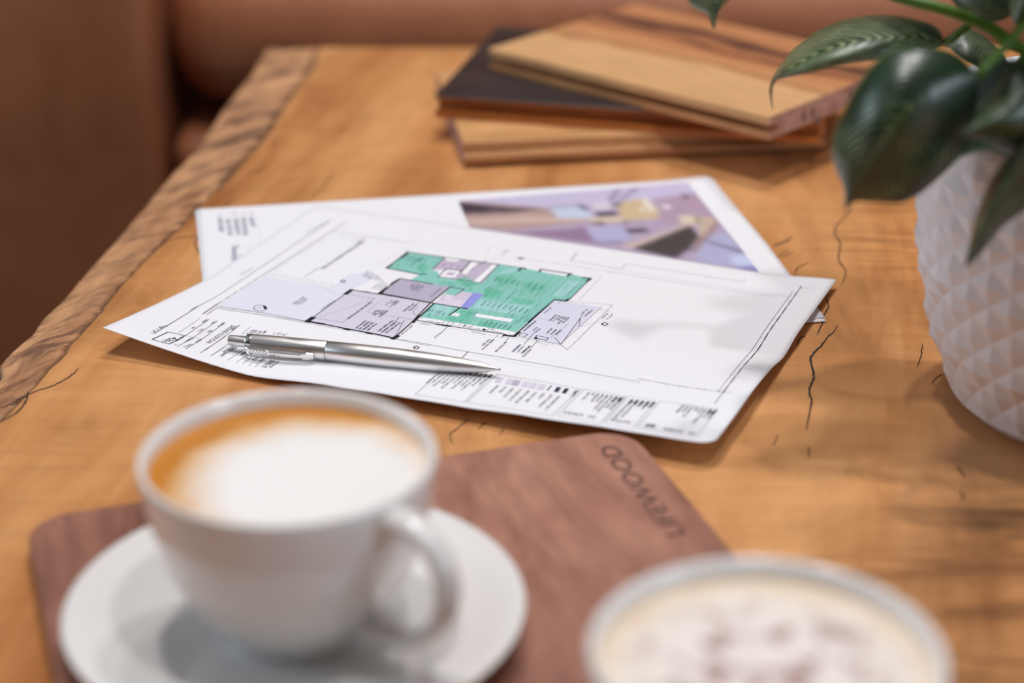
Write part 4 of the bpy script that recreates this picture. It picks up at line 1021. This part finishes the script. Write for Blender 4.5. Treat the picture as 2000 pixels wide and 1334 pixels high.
# ------------------------------------------------------------------ cups and saucers
def saucer(cx, cy, zb, label):
    prof = [(.0, .0030), (.027, .0030), (.0285, .0), (.0325, .0), (.0335, .0022), (.052, .0058), (.070, .0108), (.0775, .0133), (.0790, .0142), (.0791, .0150), (.0780, .0156), (.070, .0137),
            (.054, .0094), (.041, .0064), (.036, .0058), (.030, .0050), (.026, .0046), (.0, .0046)]
    v, f = lathe_vf([(max(r, 1e-5), z + zb) for r, z in prof], 112, (cx, cy), False)
    o = mesh('saucer', v, f, M['ceramic'], None, True); fix_normals(o)
    me = o.data; o.location = (cx, cy, zb)
    for q in me.vertices: q.co -= Vector((cx, cy, zb))
    autosmooth(o, 50)
    return tag(o, label, 'saucer', 'white saucers on the walnut board')
def cup(cx, cy, zb, ztop, ang, label, kind, foam, foamlabel):
    t = thing('coffee_cup', (cx, cy, zb), label, 'cup', 'white coffee cups')
    h = ztop - zb; kz = h / .0613; kr = .982
    outp = [(.0, .0016), (.0195, .0016), (.0205, .0), (.0235, .0), (.0245, .0018), (.0262, .0052), (.0325, .0105), (.0392, .0185), (.0442, .0285), (.0475, .0400), (.0495, .0510), (.0503, h - .0030), (.0506, h - .0012)]
    rim = [(.0502, h - .0002), (.0493, h), (.0484, h - .0003), (.0478, h - .0015)]
    inn = [(.0474, h - .0045), (.0466, .050), (.0448, .040), (.0410, .0275), (.0350, .0175), (.0270, .0095), (.0180, .0062), (.0, .0055)]
    v, f = lathe_vf([(max(r * kr, 1e-5), (z if z > h - .005 else z * kz) + zb) for r, z in outp + rim + inn], 128, (cx, cy), False)
    o = mesh('cup_body', v, f, M['ceramic'], t, True); fix_normals(o); autosmooth(o, 55)
    rz = Matrix.Rotation(ang, 3, 'Z')
    hp = [(.046, .0545), (.052, .0555), (.061, .0555), (.0695, .0515), (.0742, .0435), (.0738, .0340), (.0690, .0255), (.0610, .0195), (.0520, .0165), (.0440, .0150), (.0360, .0140)]
    path = [Vector((cx, cy, zb)) + rz @ Vector((r, 0, z)) for r, z in catmull([(a, b, 0) for a, b in hp], 40) for r, z in [(r, z)]] if False else \
           [Vector((cx, cy, zb)) + rz @ Vector((q.x * kr, 0, q.y * kz)) for q in catmull([(a, b, 0) for a, b in hp], 40)]
    tang = rz @ Vector((0, 1, 0))
    rads = [.0042 + .0016 * (abs(i / 39 - .5) * 2) ** 3 for i in range(40)]
    v, f = [], []
    for i, p in enumerate(path):
        tt = (path[min(i + 1, 39)] - path[max(i - 1, 0)]).normalized(); q = tt.cross(tang).normalized()
        for k in range(16):
            a = 2 * math.pi * k / 16; v.append(p + tang * (math.cos(a) * rads[i] * 1.15) + q * (math.sin(a) * rads[i] * .8))
    for i in range(39):
        for k in range(16): f.append((i * 16 + k, i * 16 + (k + 1) % 16, (i + 1) * 16 + (k + 1) % 16, (i + 1) * 16 + k))
    f.append(tuple(range(16))); f.append(tuple(39 * 16 + k for k in range(16)))
    o = mesh('handle', v, f, M['ceramic'], t, True); fix_normals(o)
    zl = h - .0062
    v, f = lathe_vf([(1e-5, zb + zl + .0007), (.02, zb + zl + .0006), (.035, zb + zl + .0003), (.043, zb + zl - .0001), (.0452, zb + zl + .0001), (.0464, zb + zl + .0006)], 96, (cx, cy), False)
    o = mesh('coffee', v, f, coffee_mat('coffee_' + kind, kind, *foam), t, True); fix_normals(o); o['label'] = foamlabel
    return t
C1 = (-.0745, .5716); C2 = (.0707, .4550)
saucer(*C1, BT + .0001, 'white saucer under the latte cup')
saucer(*C2, BT + .0001, 'white saucer under the cup of cocoa-dusted cappuccino')
cup(*C1, BT + .0047, .0815, math.radians(-42), 'white cup of latte with a milky white centre and caramel rim', 'latte', (.010, -.010), 'latte with white foam and caramel edge')
cup(*C2, BT + .0047, .0815, math.radians(-60), 'white cup of cappuccino dusted with brown cocoa', 'cappuccino', (.0, -.006), 'milk foam speckled with cocoa')

# ------------------------------------------------------------------ potted plant
PX, PY = .266, .778
plant = thing('potted_plant', (PX, PY, 0), 'pinstriped philodendron in a white faceted pot', 'potted plant')
def pot_r(z):
    return interp(z, [(0, .0680), (.012, .0735), (.04, .0835), (.075, .0905), (.11, .0930), (.135, .0915)])
nc, HP = 50, .135
NRW = 14
v, f = [], []
for j in range(NRW + 1):
    z = .006 + (HP - .012) * j / NRW
    for k in range(nc):
        a = 2 * math.pi * k / nc
        rr = pot_r(z) + ((.0011 if (k + j) % 2 == 0 else -.0009) if 0 < j < NRW else 0)
        v.append((PX + rr * math.cos(a), PY + rr * math.sin(a), z))
for j in range(NRW + 1):
    for k in range(nc):
        if (k + j) % 2: continue
        c_ = j * nc + k; e_, w_ = j * nc + (k + 1) % nc, j * nc + (k - 1) % nc
        if j < NRW: u_ = c_ + nc; f += [(c_, e_, u_), (c_, u_, w_)]
        if j > 0: d_ = c_ - nc; f += [(c_, d_, e_), (c_, w_, d_)]
def ring(r, z):
    i0 = len(v)
    for k in range(nc):
        a = 2 * math.pi * k / nc; v.append((PX + r * math.cos(a), PY + r * math.sin(a), z))
    return i0
def bridge(i0, i1):
    for k in range(nc): f.append((i0 + k, i0 + (k + 1) % nc, i1 + (k + 1) % nc, i1 + k))
b0 = ring(.0655, .0012); bridge(b0, 0); b1 = ring(.063, 0); bridge(b1, b0); f.append(tuple(b1 + k for k in range(nc))[::-1])
t0 = ring(pot_r(HP) - .0005, HP - .002); bridge(NRW * nc, t0); t1 = ring(pot_r(HP) - .0025, HP); bridge(t0, t1); t2 = ring(pot_r(HP) - .006, HP - .001); bridge(t1, t2); t3 = ring(pot_r(.1) - .009, .10); bridge(t2, t3)
f.append(tuple(t3 + k for k in range(nc)))
po = mesh('pot', v, f, M['pot'], plant); fix_normals(po); po['label'] = 'white pot with a raised triangular facet pattern'
bevel(po, .0003, 1, 10)
v, f = lathe_vf([(1e-5, .121), (.03, .1225), (.06, .120), (.0835, .1185)], 40, (PX, PY), False)
mesh('soil', v, f, M['soil'], plant, True)
def leaf(base, tip, mid, left, right, Ym, dYl, dYr, fold=0.0, petiole=None, rad=.0017, mat='leaf'):
    """mid / left / right: pixel points between base and tip; Ym: depth along the midrib (base..tip)"""
    NL, MC = 34, 14
    def curve(pts, dY):
        P_ = [base] + pts + [tip]; n_ = len(P_); res = []
        L_ = [0]
        for a, b in zip(P_, P_[1:]): L_.append(L_[-1] + math.hypot(b[0] - a[0], b[1] - a[1]))
        for k, p in enumerate(P_):
            t_ = L_[k] / L_[-1]; Y = Ym[0] + (Ym[1] - Ym[0]) * t_ + (Ym[2] if len(Ym) > 2 else 0) * math.sin(math.pi * t_)
            res.append(at_y(p[0], p[1], Y + dY * math.sin(math.pi * min(1, t_ * 1.02)) ** .8 if 0 < t_ < 1 else Y))
        return catmull(res, NL)
    m_, l_, r_ = curve(mid, 0), curve(left, dYl), curve(right, dYr)
    v, f, uv = [], [], []
    for i in range(NL):
        for j in range(MC + 1):
            s_ = j / MC
            p = l_[i] * ((1 - s_) * (1 - 2 * s_)) + m_[i] * (4 * s_ * (1 - s_)) + r_[i] * (s_ * (2 * s_ - 1))
            q = l_[i].lerp(m_[i], s_ * 2) if s_ < .5 else m_[i].lerp(r_[i], s_ * 2 - 1)
            p = p.lerp(q, fold)
            v.append(p); uv.append((s_, i / (NL - 1)))
    for i in range(NL - 1):
        for j in range(MC):
            a = i * (MC + 1) + j; f.append((a, a + 1, a + MC + 2, a + MC + 1))
    o = mesh('leaf', v, f, M[mat], plant, True, uvs=uv)
    md = o.modifiers.new('thickness', 'SOLIDIFY'); md.thickness = .0005; md.offset = 0
    b = at_y(base[0], base[1], Ym[0])
    pth = petiole(b) if petiole else [b, b.lerp(Vector((PX, PY, .2)), .45) + Vector((0, 0, .012)), Vector((PX - .012, PY - .008, .165)), Vector((PX, PY, .119))]
    pth = catmull(pth, 26)
    vv, ff = tube_vf(pth, [rad + .0009 * k / 25 for k in range(26)], 10); mesh('petiole', vv, ff, M['stem'], o, True)
    return o
# drooping dark leaf in front of the pot
leaf((1908, 148), (1652, 412), [(1862, 158), (1800, 190), (1738, 255), (1688, 330), (1660, 385)],
     [(1872, 108), (1800, 90), (1730, 105), (1680, 160), (1645, 225), (1624, 285), (1633, 330), (1648, 365)],
     [(1912, 185), (1895, 240), (1862, 305), (1815, 362), (1765, 394), (1705, 394), (1668, 393)], (.690, .690, -.014), .022, .016, mat='leaf_dark')
# leaf between the big one and the right-hand one
leaf((2010, 120), (1800, 375), [(1955, 165), (1890, 235), (1840, 310)], [(1960, 120), (1900, 150), (1840, 210), (1800, 290), (1790, 340)], [(2010, 200), (1965, 262), (1930, 292), (1880, 305), (1835, 345)], (.735, .725, .0), .012, -.02, mat='leaf_dark')
# arching striped leaf with a thin drip tip
leaf((1845, 85), (1509, 213), [(1780, 72), (1700, 76), (1620, 96), (1560, 124), (1520, 150), (1505, 180)],
     [(1826, 52), (1760, 33), (1690, 32), (1620, 50), (1560, 88), (1522, 132), (1504, 165), (1505, 190)],
     [(1790, 108), (1720, 116), (1650, 126), (1580, 142), (1530, 152), (1511, 160), (1507, 190)], (.80, .80, -.01), .035, -.006)
# leaf tip hanging into the top of the view
leaf((1450, -150), (1394, 58), [(1425, -80), (1402, -20), (1396, 20)], [(1385, -120), (1345, -50), (1345, 0), (1360, 17), (1383, 29)], [(1475, -90), (1450, -30), (1420, 5), (1403, 25)], (.80, .79, .0), .012, .012,
     petiole=lambda b: [b, at_y(1560, -95, .80), at_y(1735, -12, .785), at_y(1850, 20, .775), at_y(1940, 58, .77), at_y(2015, 102, .768), Vector((PX - .02, PY - .008, .165)), Vector((PX, PY, .119))], rad=.0021)
# small dark leaf behind
leaf((1968, 150), (1852, 90), [(1930, 110), (1890, 88)], [(1966, 118), (1940, 86), (1905, 62), (1876, 56)], [(1930, 142), (1895, 122), (1868, 104)], (.82, .83), .012, -.01)
# striped leaf across the top right
leaf((2010, -60), (1838, -34), [(1960, -30), (1900, -25)], [(1960, -120), (1890, -100)], [(1992, 8), (1965, 36), (1930, 42), (1890, 28), (1862, 4)], (.80, .81, -.01), .03, -.005)
leaf((2050, -60), (1982, 48), [(2020, -20), (2000, 20)], [(2000, -50), (1976, 0), (1974, 25)], [(2060, -10), (2030, 35), (2000, 45)], (.76, .76), .01, .01)
# broad leaf at the right edge
leaf((2085, 190), (1876, 259), [(2020, 210), (1960, 232), (1915, 250)], [(2060, 110), (2000, 122), (1968, 140), (1954, 168), (1938, 198), (1912, 224)], [(2070, 290), (2010, 304), (1958, 282), (1920, 273)], (.69, .675, -.008), .02, .012, mat='leaf_dark')
# folded leaf hanging in front of the pot
leaf((2015, 262), (1884, 524), [(1985, 320), (1942, 400), (1906, 470)], [(1975, 300), (1935, 350), (1908, 420), (1893, 480)], [(2045, 330), (2010, 400), (1960, 440), (1915, 495)], (.675, .665), .018, .018, fold=.8, mat='leaf_dark')
# the rest of the crown, above and beside the view
def crown_leaf(root, tip, width, rise):
    B_, T_ = Vector(root), Vector(tip); NL, MC = 20, 8
    d_ = T_ - B_; sd = Vector((d_.y, -d_.x, 0)).normalized()
    v, f, uv = [], [], []
    for i in range(NL):
        t_ = i / (NL - 1); p = B_.lerp(T_, t_) + Vector((0, 0, rise * math.sin(math.pi * t_ ** .8)))
        wd = width * (math.sin(math.pi * min(1, t_ ** .62)) ** .75 if 0 < t_ < 1 else 0) + .0004
        for j in range(MC + 1):
            c_ = j / MC * 2 - 1; v.append(p + sd * (c_ * wd) + Vector((0, 0, -abs(c_) ** 1.6 * wd * .35))); uv.append((j / MC, t_))
    for i in range(NL - 1):
        for j in range(MC):
            a_ = i * (MC + 1) + j; f.append((a_, a_ + 1, a_ + MC + 2, a_ + MC + 1))
    o = mesh('leaf', v, f, M['leaf'], plant, True, uvs=uv)
    md = o.modifiers.new('thickness', 'SOLIDIFY'); md.thickness = .0005; md.offset = 0
    pth = catmull([B_, B_.lerp(Vector((PX, PY, .19)), .5), Vector((PX, PY, .165)), Vector((PX, PY, .119))], 16)
    vv, ff = tube_vf(pth, [.0016 + .0008 * k / 15 for k in range(16)], 8); mesh('petiole', vv, ff, M['stem'], o, True)
for root, tip, wd, rise in (((.225, .765, .245), (.125, .735, .240), .030, .012), ((.235, .745, .250), (.150, .655, .252), .030, .014), ((.250, .735, .240), (.205, .615, .250), .030, .014),
                            ((.235, .800, .245), (.150, .865, .215), .028, .014), ((.270, .740, .275), (.250, .640, .300), .028, .012), ((.225, .785, .290), (.135, .800, .310), .028, .012),
                            ((.300, .800, .250), (.400, .850, .230), .030, .016), ((.300, .755, .255), (.395, .700, .235), .030, .016), ((.280, .815, .270), (.300, .925, .260), .030, .014), ((.270, .780, .300), (.300, .790, .400), .026, .004)):
    crown_leaf(root, tip, wd, rise)
